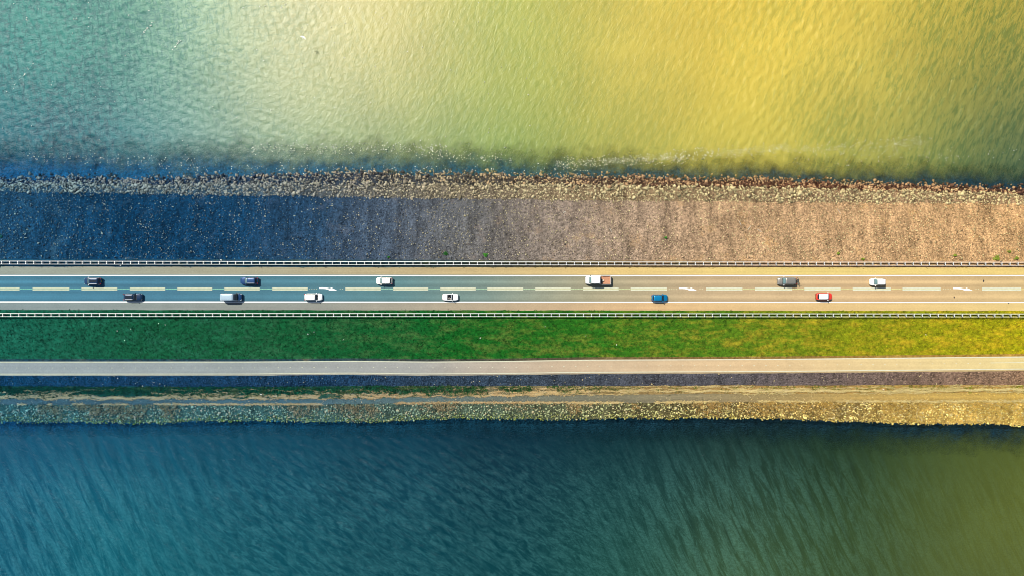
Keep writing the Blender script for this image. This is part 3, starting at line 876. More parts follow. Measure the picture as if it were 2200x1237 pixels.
LX = np.array([-1200, -400, -160, -80, 0, 80, 160, 400, 1200], float)
def py_line(tab, xs, z=0.0):
    return -(table(tab)(1100 + xs * F / (H - z)) - 618.5) * (H - z) / F
line_strip('edge_line', M['white_paint'], road, LX, py_line([(0, 592.3), (1100, 592.7), (2200, 592.6)], LX), 0.25, 0.007)
line_strip('edge_line', M['white_paint'], road, LX, py_line([(0, 647.5), (1100, 648.2), (2200, 649.0)], LX), 0.24, 0.007)
YC = lambda px: wy(np.interp(px, [0, 1100, 2200], [620.3, 620.5, 620.9]))
dashes = [(-34, 42), (70, 149), (175, 252), (279, 355), (381, 456), (482, 558), (585, 661), (742, 818), (845, 920), (946, 1022), (1047, 1124), (1150, 1226), (1253, 1329), (1355, 1433), (1517, 1595), (1622, 1702), (1728, 1806), (1832, 1914), (1939, 2021), (2110, 2194), (2221, 2299), (2325, 2403)]
dashes = [(-240, -164), (-137, -61)] + dashes
for a, b in dashes:
    x0, x1 = wx(a), wx(b); yc = YC((a + b) / 2)
    d = MB()
    d.box(x0, x1, yc + 0.14, yc + 0.34, 0.003, 0.007)
    d.box(x0, x1, yc - 0.34, yc - 0.14, 0.003, 0.007)
    o = d.build('centre_dash', M['worn_paint'], road)
    MB().box(x0, x1, yc - 0.13, yc + 0.13, 0.003, 0.006).build('infill', M['olive_paint'], o)
arrows = [(686, 724), (1459, 1497), (2048, 2090)]
gaps = [(dashes[i][1], dashes[i + 1][0]) for i in range(len(dashes) - 1)]
for a, b in gaps:
    yc = YC((a + b) / 2)
    if b - a < 40:
        MB().box(wx(a) + .05, wx(b) - .05, yc - 0.11, yc + 0.11, 0.003, 0.007).build('green_line', M['green_paint'], road)
for a, b in arrows:                              # bent arrows that send drivers back to their lane
    L = wx(b) - wx(a); x0 = wx(a); yc = YC((a + b) / 2)
    top = [(0, 0.34), (0.2, 0.34), (0.4, 0.27), (0.62, 0.12)]
    bot = [(0.50, -0.10), (0.34, 0.02), (0.2, 0.06), (0, 0.06)]
    out = [(x0 + u * L, yc + v) for u, v in top] + [(x0 + 0.66 * L, yc + 0.30), (x0 + 0.74 * L, yc + 0.20), (x0 + L, yc - 0.36), (x0 + 0.56 * L, yc - 0.34)] + [(x0 + u * L, yc + v) for u, v in bot]
    m = len(out)
    MB().add([(x, y, 0.003) for x, y in out] + [(x, y, 0.007) for x, y in out],
             [tuple(range(m, 2 * m)), tuple(reversed(range(m)))] + [(i, (i + 1) % m, m + (i + 1) % m, m + i) for i in range(m)]).build('arrow_marking', M['white_paint'], road)
    for q in (a - 22, a - 17, a - 12, a - 7, b + 6, b + 11):
        MB().box(wx(q), wx(q) + 0.22, yc - 0.07, yc + 0.07, 0.003, 0.006).build('worn_dot', M['olive_paint'], road)
for a, b, r in [(2113, 604, 0.28), (2050, 638, 0.22), (2167, 651, 0.16)]:
    pts = [(wx(a) + r * (0.5 + random.random() * .3) * math.cos(k * .9), wy(b) + r * (0.9 + random.random() * .5) * math.sin(k * .9)) for k in range(7)]
    MB().add([(x, y, 0.003) for x, y in pts] + [(x, y, 0.02) for x, y in pts], [tuple(range(7, 14)), tuple(reversed(range(7)))] + [(i, (i + 1) % 7, 7 + (i + 1) % 7, 7 + i) for i in range(7)]).build('tar_spot', M['tar'], road)

PX = np.concatenate([[-1200, -400], np.linspace(-150, 150, 61), [400, 1200]])
line_strip('edge_line', M['worn_paint'], cycle_path, PX, E['path_n'].Y(PX) - 0.16, 0.20, -2.193)
line_strip('edge_line', M['worn_paint'], cycle_path, PX, E['path_s'].Y(PX) + 0.14, 0.18, -2.193)
q = 10.5
while q < 2118:
    X0 = wx(q, -2.2); yc = float(np.mean([E['path_n'].Y(X0), E['path_s'].Y(X0)])) + 0.02
    MB().box(X0 - 0.16, X0 + 0.16, yc - 0.06, yc + 0.06, -2.197, -2.193).build('centre_dash', M['worn_paint'], cycle_path)
    q += 25.55
xs = np.linspace(wx(2128, -2.2), 150, 8)
line_strip('centre_line', M['worn_paint'], cycle_path, xs, (E['path_n'].Y(xs) + E['path_s'].Y(xs)) / 2 + 0.1, 0.14, -2.193)

# ------------------------------------------------------------------ guardrails
def guardrail(label, tab_hi, tab_lo, zg, first_px):
    zr = zg + 0.75
    root = empty('guardrail', (0, float(py_line(tab_hi, np.array([0.0]), zr)[0]), zg))
    tag(root, label, 'guardrail')
    oy = root.location.y
    xs = np.array([-420, -160, -80, 0, 80, 160, 420], float)
    for tab, s in ((tab_hi, 1), (tab_lo, -1)):
        ys = py_line(tab, xs, zr) - oy
        # W-beam section
        sec = [(0.0, 0.75), (0.07, 0.70), (0.07, 0.64), (0.0, 0.60), (0.07, 0.54), (0.07, 0.48), (0.0, 0.44), (-0.03, 0.45), (0.03, 0.50), (0.03, 0.53), (-0.04, 0.60), (0.03, 0.65), (0.03, 0.69), (-0.06, 0.75)]
        MB().loft([[(x, y + s * (p - 0.0), z) for p, z in sec] for x, y in zip(xs, ys)]).build('rail', M['galv'], root)
    pm = sm_ = None
    X0 = wx(first_px, zr); k0 = int((-148 - X0) / 2.02)
    for k in range(k0, k0 + 148):
        x = X0 + k * 2.02
        yh = float(py_line(tab_hi, np.array([x]), zr)[0]) - oy; yl = float(py_line(tab_lo, np.array([x]), zr)[0]) - oy
        ym = (yh + yl) / 2; hw = (yh - yl) / 2
        if pm is None:
            p = MB(); p.box(-0.07, 0.07, -0.05, 0.05, -0.6, 0.60); p.box(-0.085, 0.085, -0.058, -0.05, -0.6, 0.60)
            po = p.build('post', M['post'], root)
            s = MB(); s.box(-0.075, 0.075, -0.36, 0.36, 0.66, 0.745); s.box(-0.05, 0.05, -0.2, 0.2, 0.60, 0.66)
            so = s.build('spacer', M['galv'], root)
            pm, sm_ = po.data, so.data
        else:
            po = link_mesh('post', pm, root); so = link_mesh('spacer', sm_, root)
        po.location = (x, ym, 0); so.location = (x, ym, 0)
        so.scale = (1, (hw - 0.02) / 0.36, 1)
    return root
guardrail('double steel guardrail between the road and the stone slope', [(0, 561.2), (1100, 563.2), (2200, 564.0)], [(0, 567.6), (1100, 569.6), (2200, 570.8)], -0.12, 3)
guardrail('double steel guardrail between the road and the grass slope', [(0, 672.8), (1100, 672.9), (2200, 673.8)], [(0, 679.2), (1100, 679.2), (2200, 680.0)], -0.15, 5.5)

# ------------------------------------------------------------------ vehicles
M['glass'] = plain('car_glass', (0.010, 0.016, 0.022), 0.06, 0.6)
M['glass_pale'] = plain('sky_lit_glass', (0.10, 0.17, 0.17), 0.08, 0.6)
M['tyre'] = plain('tyre_rubber', (0.015, 0.015, 0.016), 0.85, 0.2)
M['rim'] = plain('alloy_rim', (0.42, 0.42, 0.43), 0.35, 0.5, 0.8)
M['chrome'] = plain('silver_rail', (0.72, 0.74, 0.76), 0.4, 0.5, 0.3)
M['trim'] = plain('black_trim', (0.018, 0.018, 0.020), 0.6, 0.3)
M['lamp'] = plain('headlight_glass', (0.62, 0.66, 0.68), 0.15, 0.6)
M['tail'] = plain('tail_light_red', (0.35, 0.02, 0.015), 0.25, 0.5)
M['plate'] = plain('plate_yellow', (0.62, 0.45, 0.06), 0.5, 0.3)
M['cargo'] = m_worn('bed_planks', (0.42, 0.20, 0.11))
M['seat'] = plain('dark_leather', (0.012, 0.014, 0.022), 0.6, 0.3)

def paint(name, rgb, metal=0.0, rough=0.32):
    return plain(name, rgb, rough, 0.5, metal, 0.35)

def car_body(L, W, pts_top, wheels_x, rw, nose=0.30, tail=0.24):
    xs = sorted(set([round(v, 3) for v in np.concatenate([np.linspace(-L / 2, L / 2, 21), [-L / 2 + .04, -L / 2 + .12, L / 2 - .04, L / 2 - .12, L / 2 - .25]]
                     + [np.linspace(w - rw * 1.25, w + rw * 1.25, 9) for w in wheels_x]) if True]))
    xs = [x for x in xs if -L / 2 <= x <= L / 2]
    tx = [p[0] for p in pts_top]; tz = [p[1] for p in pts_top]
    rings = []
    for x in xs:
        u = abs(x) / (L / 2)
        w = W / 2 * (1 - (nose if x > 0 else tail) * u ** 7)
        top = float(np.interp(x, tx, tz))
        zb = 0.20 + 0.10 * u ** 8
        za = zb
        for wxx in wheels_x:
            d = abs(x - wxx)
            if d < rw * 1.2: za = max(za, rw + math.sqrt(max(0, (rw * 1.2) ** 2 - d * d)))
        za = min(za, top - 0.16)
        mid = max(za + 0.02, min(0.58, top - 0.15))
        half = [(0.0, top + 0.035), (0.52 * w, top + 0.025), (0.84 * w, top - 0.01), (0.955 * w, top - 0.08), (w, max(mid, za + .03)), (0.985 * w, za), (0.80 * w, za), (0.78 * w, zb)]
        ring = [(x, -y, z) for y, z in reversed(half)] + [(x, y, z) for y, z in half[1:]]
        rings.append(ring)
    return MB().loft(rings)

def wheel_at(root, x, y, r, w=0.20, cache={}):
    key = (round(r, 3), round(w, 3))
    if key not in cache:
        t = MB(); t.loft([[(rr * math.sin(a), h, rr * math.cos(a)) for a in [2 * math.pi * k / 18 for k in range(18)]] for rr, h in ((r * .9, -w / 2), (r, -w / 2 + .03), (r, w / 2 - .03), (r * .9, w / 2))])
        wo = t.build('wheel', M['tyre'], root, True)
        q = MB(); q.disc((0, 0, 0), 'y', r * .62, w + 0.02, 14)
        for k in range(5):
            a = 2 * math.pi * k / 5
            q.tube([(0, w / 2 + .012, 0), (r * .6 * math.sin(a), w / 2 + .012, r * .6 * math.cos(a))], 0.025, 4)
        ro = q.build('rim', M['rim'], wo)
        cache[key] = (wo.data, ro.data)
    else:
        wo = link_mesh('wheel', cache[key][0], root)
        ro = link_mesh('rim', cache[key][1], wo)
    wo.location = (x, y, r)
    if y < 0: wo.rotation_euler = (0, 0, math.pi)
    return wo

def frustum_faces(xr0, xf0, wb, zb, xr1, xf1, wt, zt):
    A = [(xr0, -wb, zb), (xf0, -wb, zb), (xf0, wb, zb), (xr0, wb, zb)]
    B = [(xr1, -wt, zt), (xf1, -wt, zt), (xf1, wt, zt), (xr1, wt, zt)]
    return dict(front=(A[1], A[2], B[2], B[1]), rear=(A[3], A[0], B[0], B[3]), right=(A[0], A[1], B[1], B[0]), left=(A[2], A[3], B[3], B[2])), A, B

def roof_mesh(x0, x1, w, z, camber=0.05, th=0.05, taper=0.94):
    rings = []
    n = 7
    for i in range(n + 1):
        u = i / n; x = x0 + (x1 - x0) * u
        e = 0.03 * (1 - abs(2 * u - 1) ** 4)
        ww = w * (taper + (1 - taper) * (1 - abs(2 * u - 1) ** 4))
        pr = [(-ww, z - th), (-ww, z), (-.85 * ww, z + camber * .55 + e * .6), (-.4 * ww, z + camber * .9 + e), (0, z + camber + e), (.4 * ww, z + camber * .9 + e), (.85 * ww, z + camber * .55 + e * .6), (ww, z), (ww, z - th)]
        rings.append([(x, y, zz) for y, zz in pr])
    return MB().loft(rings)

def place(name, label, cat, px, py, right, group='vehicles on the road', zc=0.9):
    root = empty(name, (wx(px, zc), wy(py, zc), 0.007), 0.0 if right else math.pi)
    return tag(root, label, cat, group)

def car(name, label, px, py, right, L, W, mp, roof_mat=None, style='hatch', Hh=1.48, rails=False, sunroof=False, glass='glass', mirror_mat=None):
    root = place(name, label, 'car', px, py, right)
    hl = L / 2
    if style == 'hatch':   xw0, xw1, xr1, xr0, hood, deck = hl - 1.02, hl - 1.62, -hl + 0.55, -hl + 0.14, 0.96, 0.98
    elif style == 'estate': xw0, xw1, xr1, xr0, hood, deck = hl - 1.30, hl - 2.02, -hl + 0.62, -hl + 0.16, 0.94, 0.96
    elif style == 'suv':   xw0, xw1, xr1, xr0, hood, deck = hl - 1.18, hl - 1.80, -hl + 0.52, -hl + 0.14, 1.06, 1.06
    elif style == 'mini':  xw0, xw1, xr1, xr0, hood, deck = hl - 0.92, hl - 1.28, -hl + 0.60, -hl + 0.20, 0.94, 0.96
    elif style == 'mpv':   xw0, xw1, xr1, xr0, hood, deck = hl - 0.86, hl - 1.55, -hl + 0.40, -hl + 0.12, 1.02, 1.04
    rw = 0.33 if style != 'suv' else 0.37
    wxs = (-hl + 0.78, hl - 0.84)
    body = car_body(L, W, [(-hl, 0.72), (-hl + .06, deck - .08), (xr0 + .1, deck), (xw0, hood + 0.02), (hl - .45, hood - 0.12), (hl - .12, hood - 0.24), (hl, 0.58)], wxs, rw)
    body.build('body', mp, root, True)
    wb, wt = W / 2 * 0.90, W / 2 * 0.74
    zt = Hh - 0.09
    faces, A, B = frustum_faces(xr0, xw0, wb, hood - 0.03, xr1, xw1, wt, zt)
    cb = MB(); cb.add(A + B, [(3, 2, 1, 0), (4, 5, 6, 7), (0, 1, 5, 4), (1, 2, 6, 5), (2, 3, 7, 6), (3, 0, 4, 7)])
    cb.build('cabin_frame', mp, root)
    roof_mesh(xr1 - 0.10, xw1 + 0.06, wt + 0.025, zt).build('roof', roof_mat or mp, root, True)
    MB().panel(faces['front'], (0.05, 0.06), 0.016, 0.012, 6, 0.05).build('windscreen', M[glass], root, True)
    MB().panel(faces['rear'], (0.08, 0.12), 0.014, 0.012, 4, 0.02).build('rear_window', M['glass'], root, True)
    for s in ('right', 'left'):
        q = [Vector(p) for p in faces[s]]
        cuts = (0.03, 0.34, 0.66, 0.97) if style in ('estate', 'suv', 'mpv') else (0.04, 0.46, 0.97)
        for u0, u1 in zip(cuts[:-1], cuts[1:]):
            a, b = q[0].lerp(q[1], u0), q[0].lerp(q[1], u1); d, c = q[3].lerp(q[2], u0), q[3].lerp(q[2], u1)
            MB().panel((a, b, c, d), (0.035, 0.10), 0.012, 0.01).build('side_window', M['glass'], root)
    for x in wxs:
        for s in (-1, 1): wheel_at(root, x, s * (W / 2 - 0.10), rw)
    for s in (-1, 1):
        MB().loft([[(hl - .36, s * W * .42, hood - .22), (hl - .36, s * W * .30, hood - .19), (hl - .36, s * W * .30, hood - .30), (hl - .36, s * W * .42, hood - .32)],
                   [(hl - .10, s * W * .385, hood - .30), (hl - .055, s * W * .27, hood - .30), (hl - .055, s * W * .27, hood - .40), (hl - .10, s * W * .385, hood - .42)]]).build('headlight', M['lamp'], root)
        MB().rbox(-hl + .0, -hl + .14, min(s * W * .31, s * W * .44), max(s * W * .31, s * W * .44), deck - .28, deck - .02, .02).build('tail_light', M['tail'], root)
        MB().rbox(xw0 - .38, xw0 - .18, min(s * (W / 2 - .06), s * (W / 2 + .16)), max(s * (W / 2 - .06), s * (W / 2 + .16)), hood + .02, hood + .17, .03).build('door_mirror', mirror_mat or mp, root)
        if rails:
            MB().tube([(xr1 + .05, s * (wt - .06), zt + .03), (xr1 + .15, s * (wt - .06), zt + .12), (xw1 - .15, s * (wt - .06), zt + .12), (xw1 - .02, s * (wt - .06), zt + .03)], 0.045, 6).build('roof_rail', M['chrome'], root)
    if sunroof:
        xm = (xr1 + xw1) / 2
        MB().rbox(xr1 + .12, xw1 - .18, -wt * .56, wt * .56, zt + .05, zt + .095, .04).build('sunroof', M['glass'], root)
    MB().rbox(hl - .30, hl - .01, -W * .30, W * .30, 0.28, 0.50, .03).build('grille', M['trim'], root)
    MB().box(-hl - .012, -hl + .02, -.26, .26, 0.60, 0.71).build('number_plate', M['plate'], root)
    MB().rbox(-hl - .005, -hl + .18, -W * .36, W * .36, 0.26, 0.48, .04).build('rear_bumper', M['trim'], root)
    MB().box(xw0 + .01, xw0 + .09, -wb * .82, wb * .82, hood + .015, hood + .045).build('wiper_cowl', M['trim'], root)
    return root

P_navy = paint('navy_paint', (0.005, 0.030, 0.085), 0.3)
P_black = paint('blue_black_paint', (0.004, 0.022, 0.060), 0.2)
P_blue = paint('slate_blue_paint', (0.010, 0.045, 0.13), 0.3)
P_white = paint('white_paint_car', (0.78, 0.78, 0.74))
P_cream = paint('cream_white_paint', (0.78, 0.75, 0.66))
P_silver = paint('silver_blue_paint', (0.34, 0.44, 0.50), 0.3)
P_azure = paint('azure_paint', (0.0, 0.17, 0.34), 0.35)
P_grey = paint('bronze_grey_paint', (0.23, 0.215, 0.18), 0.45)
P_red = paint('red_paint', (0.62, 0.030, 0.012))

car('hatchback_car', 'dark navy hatchback with silver roof rails and glass roof, leftmost car of the far lane', 198, 604.4, False, 4.25, 1.80, P_navy, None, 'hatch', 1.52, True, True, 'glass_pale', M['chrome'])
car('estate_car', 'dark blue-black estate car with roof rails, heading right in the near lane', 284.8, 637.4, True, 4.6, 1.80, P_black, None, 'estate', 1.46, True, True)
car('estate_car', 'slate blue estate car with silver roof rails, heading left above the silver van', 534.6, 603.5, False, 4.45, 1.80, P_blue, None, 'estate', 1.48, True, False, 'glass_pale')
car('hatchback_car', 'white car with a long pale roof heading right, beside the first bent arrow', 672.8, 637.4, True, 4.4, 1.80, P_white, P_cream, 'hatch', 1.55)
car('hatchback_car', 'plain white hatchback heading left between the slate blue estate and the truck', 825.3, 603.8, False, 4.05, 1.76, P_cream, None, 'hatch', 1.50, glass='glass_pale')
car('hatchback_car', 'bright azure blue hatchback heading right close to the edge line', 1417.5, 639.4, True, 4.0, 1.74, P_azure, None, 'hatch', 1.48)
suv = car('suv_car', 'dull grey suv heading left with a bicycle rack on its tail', 1691, 604.3, False, 4.7, 1.86, P_grey, None, 'suv', 1.68, glass='glass_pale', mirror_mat=M['chrome'])
car('small_car', 'small red car with a white roof heading right', 1771.3, 636.2, True, 4.0, 1.76, P_red, P_white, 'mini', 1.46, mirror_mat=P_white)
car('mpv_car', 'boxy white car heading left near the right end of the road', 1886, 606.0, False, 3.75, 1.74, P_cream, None, 'mpv', 1.62, glass='glass_pale')

# panel van
def van():
    root = place('panel_van', 'silver blue panel van with a dark bonnet end, heading right in the near lane', 'van', 497.6, 637.5, True)
    L, W, hl = 5.0, 1.92, 2.5
    car_body(L, W, [(-hl, 1.0), (-hl + .05, 1.12), (hl - 1.25, 1.12), (hl - .5, 1.02), (hl - .12, .86), (hl, .62)], (-hl + .95, hl - .9), 0.34, 0.24, 0.06).build('body', P_blue, root, True)
    faces, A, B = frustum_faces(-hl + .02, hl - .72, W / 2 * .96, 1.06, -hl + .10, hl - 1.72, W / 2 * .84, 1.92)
    MB().add(A + B, [(3, 2, 1, 0), (4, 5, 6, 7), (0, 1, 5, 4), (1, 2, 6, 5), (2, 3, 7, 6), (3, 0, 4, 7)]).build('cargo_body', P_silver, root)
    rf = roof_mesh(-hl + .06, hl - 1.70, W / 2 * .86, 1.92, .04, .06, .97).build('roof', P_silver, root, True)
    for k in range(5):
        y = -0.52 + k * 0.26
        MB().rbox(-hl + .35, hl - 2.0, y - .035, y + .035, 1.95, 2.012, .02).build('rib', P_silver, rf)
    MB().panel(faces['front'], (0.04, 0.05), 0.016, 0.012, 6, 0.06).build('windscreen', M['glass'], root, True)
    for s in ('right', 'left'):
        q = [Vector(p) for p in faces[s]]
        u0, u1 = (0.70, 0.97) if s == 'right' else (0.03, 0.30)
        MB().panel((q[0].lerp(q[1], u0), q[0].lerp(q[1], u1), q[3].lerp(q[2], u1), q[3].lerp(q[2], u0)), (.05, .10), .012, .01).build('side_window', M['glass'], root)
    for u0, u1 in ((.06, .47), (.53, .94)):
        q = [Vector(p) for p in faces['rear']]
        MB().panel((q[0].lerp(q[1], u0), q[0].lerp(q[1], u1), q[3].lerp(q[2], u1), q[3].lerp(q[2], u0)), (.08, .08), .012, .01).build('rear_door', P_silver, root)
    for x in (-hl + .95, hl - .9):
        for s in (-1, 1): wheel_at(root, x, s * (W / 2 - .11), 0.34)
    for s in (-1, 1):
        MB().loft([[(hl - .42, s * W * .44, .94), (hl - .42, s * W * .33, .97), (hl - .42, s * W * .33, .80), (hl - .42, s * W * .44, .76)],
                   [(hl - .10, s * W * .40, .82), (hl - .04, s * W * .30, .82), (hl - .04, s * W * .30, .68), (hl - .10, s * W * .40, .66)]]).build('headlight', M['lamp'], root)
        MB().rbox(-hl - .01, -hl + .08, min(s * W * .42, s * W * .485), max(s * W * .42, s * W * .485), .8, 1.2, .015).build('tail_light', M['tail'], root)
        MB().rbox(hl - 1.15, hl - .98, min(s * (W / 2 - .05), s * (W / 2 + .2)), max(s * (W / 2 - .05), s * (W / 2 + .2)), 1.08, 1.34, .03).build('door_mirror', M['trim'], root)
    MB().rbox(hl - .2, hl + .01, -W * .34, W * .34, .30, .55, .04).build('grille', M['trim'], root)
    MB().box(-hl - .012, -hl + .02, -.26, .26, .55, .66).build('number_plate', M['plate'], root)
van()

# flatbed truck with a crew cab
def truck():
    root = place('flatbed_truck', 'white crew cab truck with an open wooden bed, heading left', 'truck', 1285.2, 601.8, False, zc=1.2)
    L, W, hl = 6.25, 2.05, 3.125
    ch = MB(); ch.box(-hl + .1, hl - .6, -.42, -.30, .45, .62); ch.box(-hl + .1, hl - .6, .30, .42, .45, .62); ch.box(-hl + .4, -hl + .5, -.30, .30, .46, .61)
    ch.build('chassis', M['trim'], root)
    x0 = -hl + 2.72                                                  # back of the cab
    Lc = hl - x0
    cab = MB()
    rings = []
    for x, w, top in [(x0, .98, 1.20), (x0 + .06, 1.0, 1.22), (x0 + 1.2, 1.0, 1.22), (hl - 1.1, 1.0, 1.22), (hl - .7, .99, 1.16), (hl - .35, .96, 1.06), (hl - .12, .90, .94), (hl - .03, .78, .80), (hl, .70, .62)]:
        w = w * W / 2 * .96
        half = [(0, top + .03), (.6 * w, top + .02), (.88 * w, top - .02), (.98 * w, top - .10), (w, .72), (w * .98, .42), (.7 * w, .36)]
        rings.append([(x, -y, z) for y, z in reversed(half)] + [(x, y, z) for y, z in half[1:]])
    cab.loft(rings).build('cab_body', P_white, root, True)
    faces, A, B = frustum_faces(x0 + .02, hl - .82, W / 2 * .93, 1.18, x0 + .05, hl - 1.42, W / 2 * .80, 2.10)
    MB().add(A + B, [(3, 2, 1, 0), (4, 5, 6, 7), (0, 1, 5, 4), (1, 2, 6, 5), (2, 3, 7, 6), (3, 0, 4, 7)]).build('cab_frame', P_white, root)
    roof_mesh(x0 + .02, hl - 1.36, W / 2 * .82, 2.10, .06, .06, .96).build('roof', P_white, root, True)
    MB().panel(faces['front'], (.06, .08), .016, .012, 6, .06).build('windscreen', M['glass_pale'], root, True)
    MB().panel(faces['rear'], (.2, .3), .012, .01).build('rear_window', M['glass'], root)
    for s in ('right', 'left'):
        q = [Vector(p) for p in faces[s]]
        for u0, u1 in ((.05, .48), (.52, .95)):
            MB().panel((q[0].lerp(q[1], u0), q[0].lerp(q[1], u1), q[3].lerp(q[2], u1), q[3].lerp(q[2], u0)), (.04, .12), .012, .01).build('side_window', M['glass'], root)
    bed = MB().box(-hl, x0 - .12, -W / 2 - .03, W / 2 + .03, .74, .84).build('bed_floor', M['trim'], root)
    for k in range(9):                                               # planks of the floor
        y = -W / 2 + .06 + k * (W - .12) / 9
        MB().box(-hl + .06, x0 - .20, y + .008, y + (W - .12) / 9 - .008, .843, .872 + .004 * (k % 3)).build('plank', M['cargo'], bed)
    for s in (-1, 1):
        MB().rbox(-hl, x0 - .12, min(s * (W / 2 + .035), s * (W / 2 + .09)), max(s * (W / 2 + .035), s * (W / 2 + .09)), .70, 1.26, .015).build('side_board', P_white, root)
    MB().rbox(-hl - .06, -hl - .002, -W / 2 - .03, W / 2 + .03, .70, 1.26, .015).build('tailboard', P_white, root)
    MB().rbox(x0 - .118, x0 - .06, -W / 2 - .03, W / 2 + .03, .70, 1.55, .015).build('headboard', P_white, root)
    for x in (-hl + 1.05, hl - .95):
        for s in (-1, 1): wheel_at(root, x, s * (W / 2 - .16), .37, .24)
    for s in (-1, 1):
        MB().rbox(hl - .30, hl - .05, min(s * .58, s * .82), max(s * .58, s * .82), .72, .92, .03).build('headlight', M['lamp'], root)
        MB().rbox(hl - 1.3, hl - 1.12, min(s * (W / 2 - .04), s * (W / 2 + .2)), max(s * (W / 2 - .04), s * (W / 2 + .2)), 1.2, 1.5, .03).build('door_mirror', M['trim'], root)
        MB().rbox(-hl - .06, -hl, min(s * .75, s * .98), max(s * .75, s * .98), .55, .68, .015).build('tail_light', M['tail'], root)
    MB().rbox(hl - .1, hl + .06, -.86, .86, .36, .60, .04).build('bumper', M['trim'], root)
    MB().box(-hl - .03, -hl, -.26, .26, .54, .65).build('number_plate', M['plate'], root)
    return root, hl, x0
tr, thl, tx0 = truck()
def tools():
    base = tr.location
    f = lambda x, y, z: (base.x - x, base.y - y, base.z + z)          # the truck faces left
    o = MB().rbox(-.20, .20, -.62, .30, 0, .42, .03).build('tool_box', M['trim'])
    o.location = f(tx0 - .48, .15, .882); tag(o, 'dark tool box behind the cab on the truck bed', 'box')
    o = MB().rbox(-.14, .14, -.16, .16, 0, .40, .03).build('cement_bag', plain('pale_sack', (0.62, 0.55, 0.42), .9))
    o.location = f(tx0 - .84, .1, .882); tag(o, 'pale sack beside the tool box on the truck bed', 'sack')
    o = MB().tube([(-.8, 0, .04), (.8, 0, .04)], .04, 6).build('pole', M['trim'])
    o.location = f(-thl + 1.1, -.86, .882); tag(o, 'dark pole lying along the far side of the truck bed', 'pole')
tools()

# open convertible
def convertible():
    root = place('convertible_car', 'white open-top car with two people in its dark cockpit', 'car', 967.4, 637.6, True)
    L, W, hl = 3.95, 1.72, 1.975
    xw0, xw1 = 0.72, 0.28
    cx0 = -0.74                                                      # cockpit from here to the windscreen
    # body: hood, two sills with doors, tail deck; the cockpit stays open
    rw = .31; wxs = (-hl + .74, hl - .78)
    def part(x0, x1, tops, inner=None):
        b = MB(); xs = np.linspace(x0, x1, 11); rings = []
        for x in xs:
            u = abs(x) / hl; w = W / 2 * (1 - (.30 if x > 0 else .22) * u ** 6)
            top = float(np.interp(x, [p[0] for p in tops], [p[1] for p in tops])); za = .2 + .08 * u ** 6
            for q in wxs:
                d = abs(x - q)
                if d < rw * 1.2: za = max(za, rw + math.sqrt((rw * 1.2) ** 2 - d * d))
            za = min(za, top - .14)
            half = [(0, top + .03), (.55 * w, top + .02), (.86 * w, top - .01), (.965 * w, top - .08), (w, max(za + .03, .55)), (.98 * w, za), (.75 * w, min(za, .3))]
            rings.append([(x, -y, z) for y, z in reversed(half)] + [(x, y, z) for y, z in half[1:]])
        return b.loft(rings)
    part(xw0 - .06, hl, [(xw0 - .06, .92), (hl - .5, .80), (hl - .12, .68), (hl, .52)]).build('bonnet', P_white, root, True)
    part(-hl, cx0, [(-hl, .70), (-hl + .08, .84), (cx0, .90)]).build('boot_deck', P_white, root, True)
    for s in (-1, 1):
        ring = lambda x: [(x, s * W / 2 * .80, .30), (x, s * W / 2 * .80, .90), (x, s * W / 2 * .90, .91), (x, s * W / 2 * .965, .84), (x, s * W / 2, .55), (x, s * W / 2 * .98, .2)]
        MB().loft([ring(cx0 + .002), ring(0), ring(xw0 - .062)]).build('door', P_white, root)
    MB().box(cx0 + .01, xw0 - .07, -W / 2 * .79, W / 2 * .79, .22, .30).build('floor_pan', M['seat'], root)
    dash = MB().rbox(xw0 - .36, xw0 - .07, -W / 2 * .78, W / 2 * .78, .55, .88, .05).build('dashboard', M['seat'], root)
    for s in (-1, 1):
        st = MB().rbox(-.42, .10, s * .34 - .23, s * .34 + .23, .302, .50, .05).build('seat', M['seat'], root)
        MB().loft([[(-.44, s * .34 - .22, .50), (-.30, s * .34 - .22, .50), (-.30, s * .34 + .22, .50), (-.44, s * .34 + .22, .50)], [(-.62, s * .34 - .2, .98), (-.52, s * .34 - .2, .98), (-.52, s * .34 + .2, .98), (-.62, s * .34 + .2, .98)]]).build('backrest', M['seat'], st)
    faces, A, B = frustum_faces(-.5, xw0, W / 2 * .84, .91, -.5, xw1, W / 2 * .70, 1.24)
    MB().panel(faces['front'], (.02, .02), .0, .014, 6, .06).build('windscreen', M['glass'], root, True)
    b = MB(); pts = [Vector(A[1]), Vector(B[1]), Vector(B[2]), Vector(A[2])]
    b.tube([pts[0], pts[1]], .035); b.tube([pts[1], pts[1].lerp(pts[2], .5) + Vector((.06, 0, .02)), pts[2]], .045); b.tube([pts[2], pts[3]], .035)
    b.build('windscreen_frame', M['chrome'], root)
    MB().tube([(xw0 - .40 + .13 * math.sin(a) * .3, .34 + .17 * math.cos(a), .86 + .15 * math.sin(a)) for a in [k * math.pi / 6 for k in range(13)]], .016, 5).build('steering_wheel', M['trim'], root)
    for x in wxs:
        for s in (-1, 1): wheel_at(root, x, s * (W / 2 - .10), rw)
    for s in (-1, 1):
        MB().rbox(hl - .34, hl - .12, min(s * .46, s * .64), max(s * .46, s * .64), .56, .73, .03).build('headlight', M['lamp'], root)
        MB().rbox(-hl, -hl + .10, min(s * .46, s * .66), max(s * .46, s * .66), .55, .76, .02).build('tail_light', M['tail'], root)
        MB().rbox(xw0 - .22, xw0 - .06, min(s * (W / 2 - .05), s * (W / 2 + .14)), max(s * (W / 2 - .05), s * (W / 2 + .14)), .91, 1.03, .03).build('door_mirror', P_white, root)
    MB().box(-hl - .012, -hl + .02, -.26, .26, .48, .58).build('number_plate', M['plate'], root)
    return root
cv = convertible()

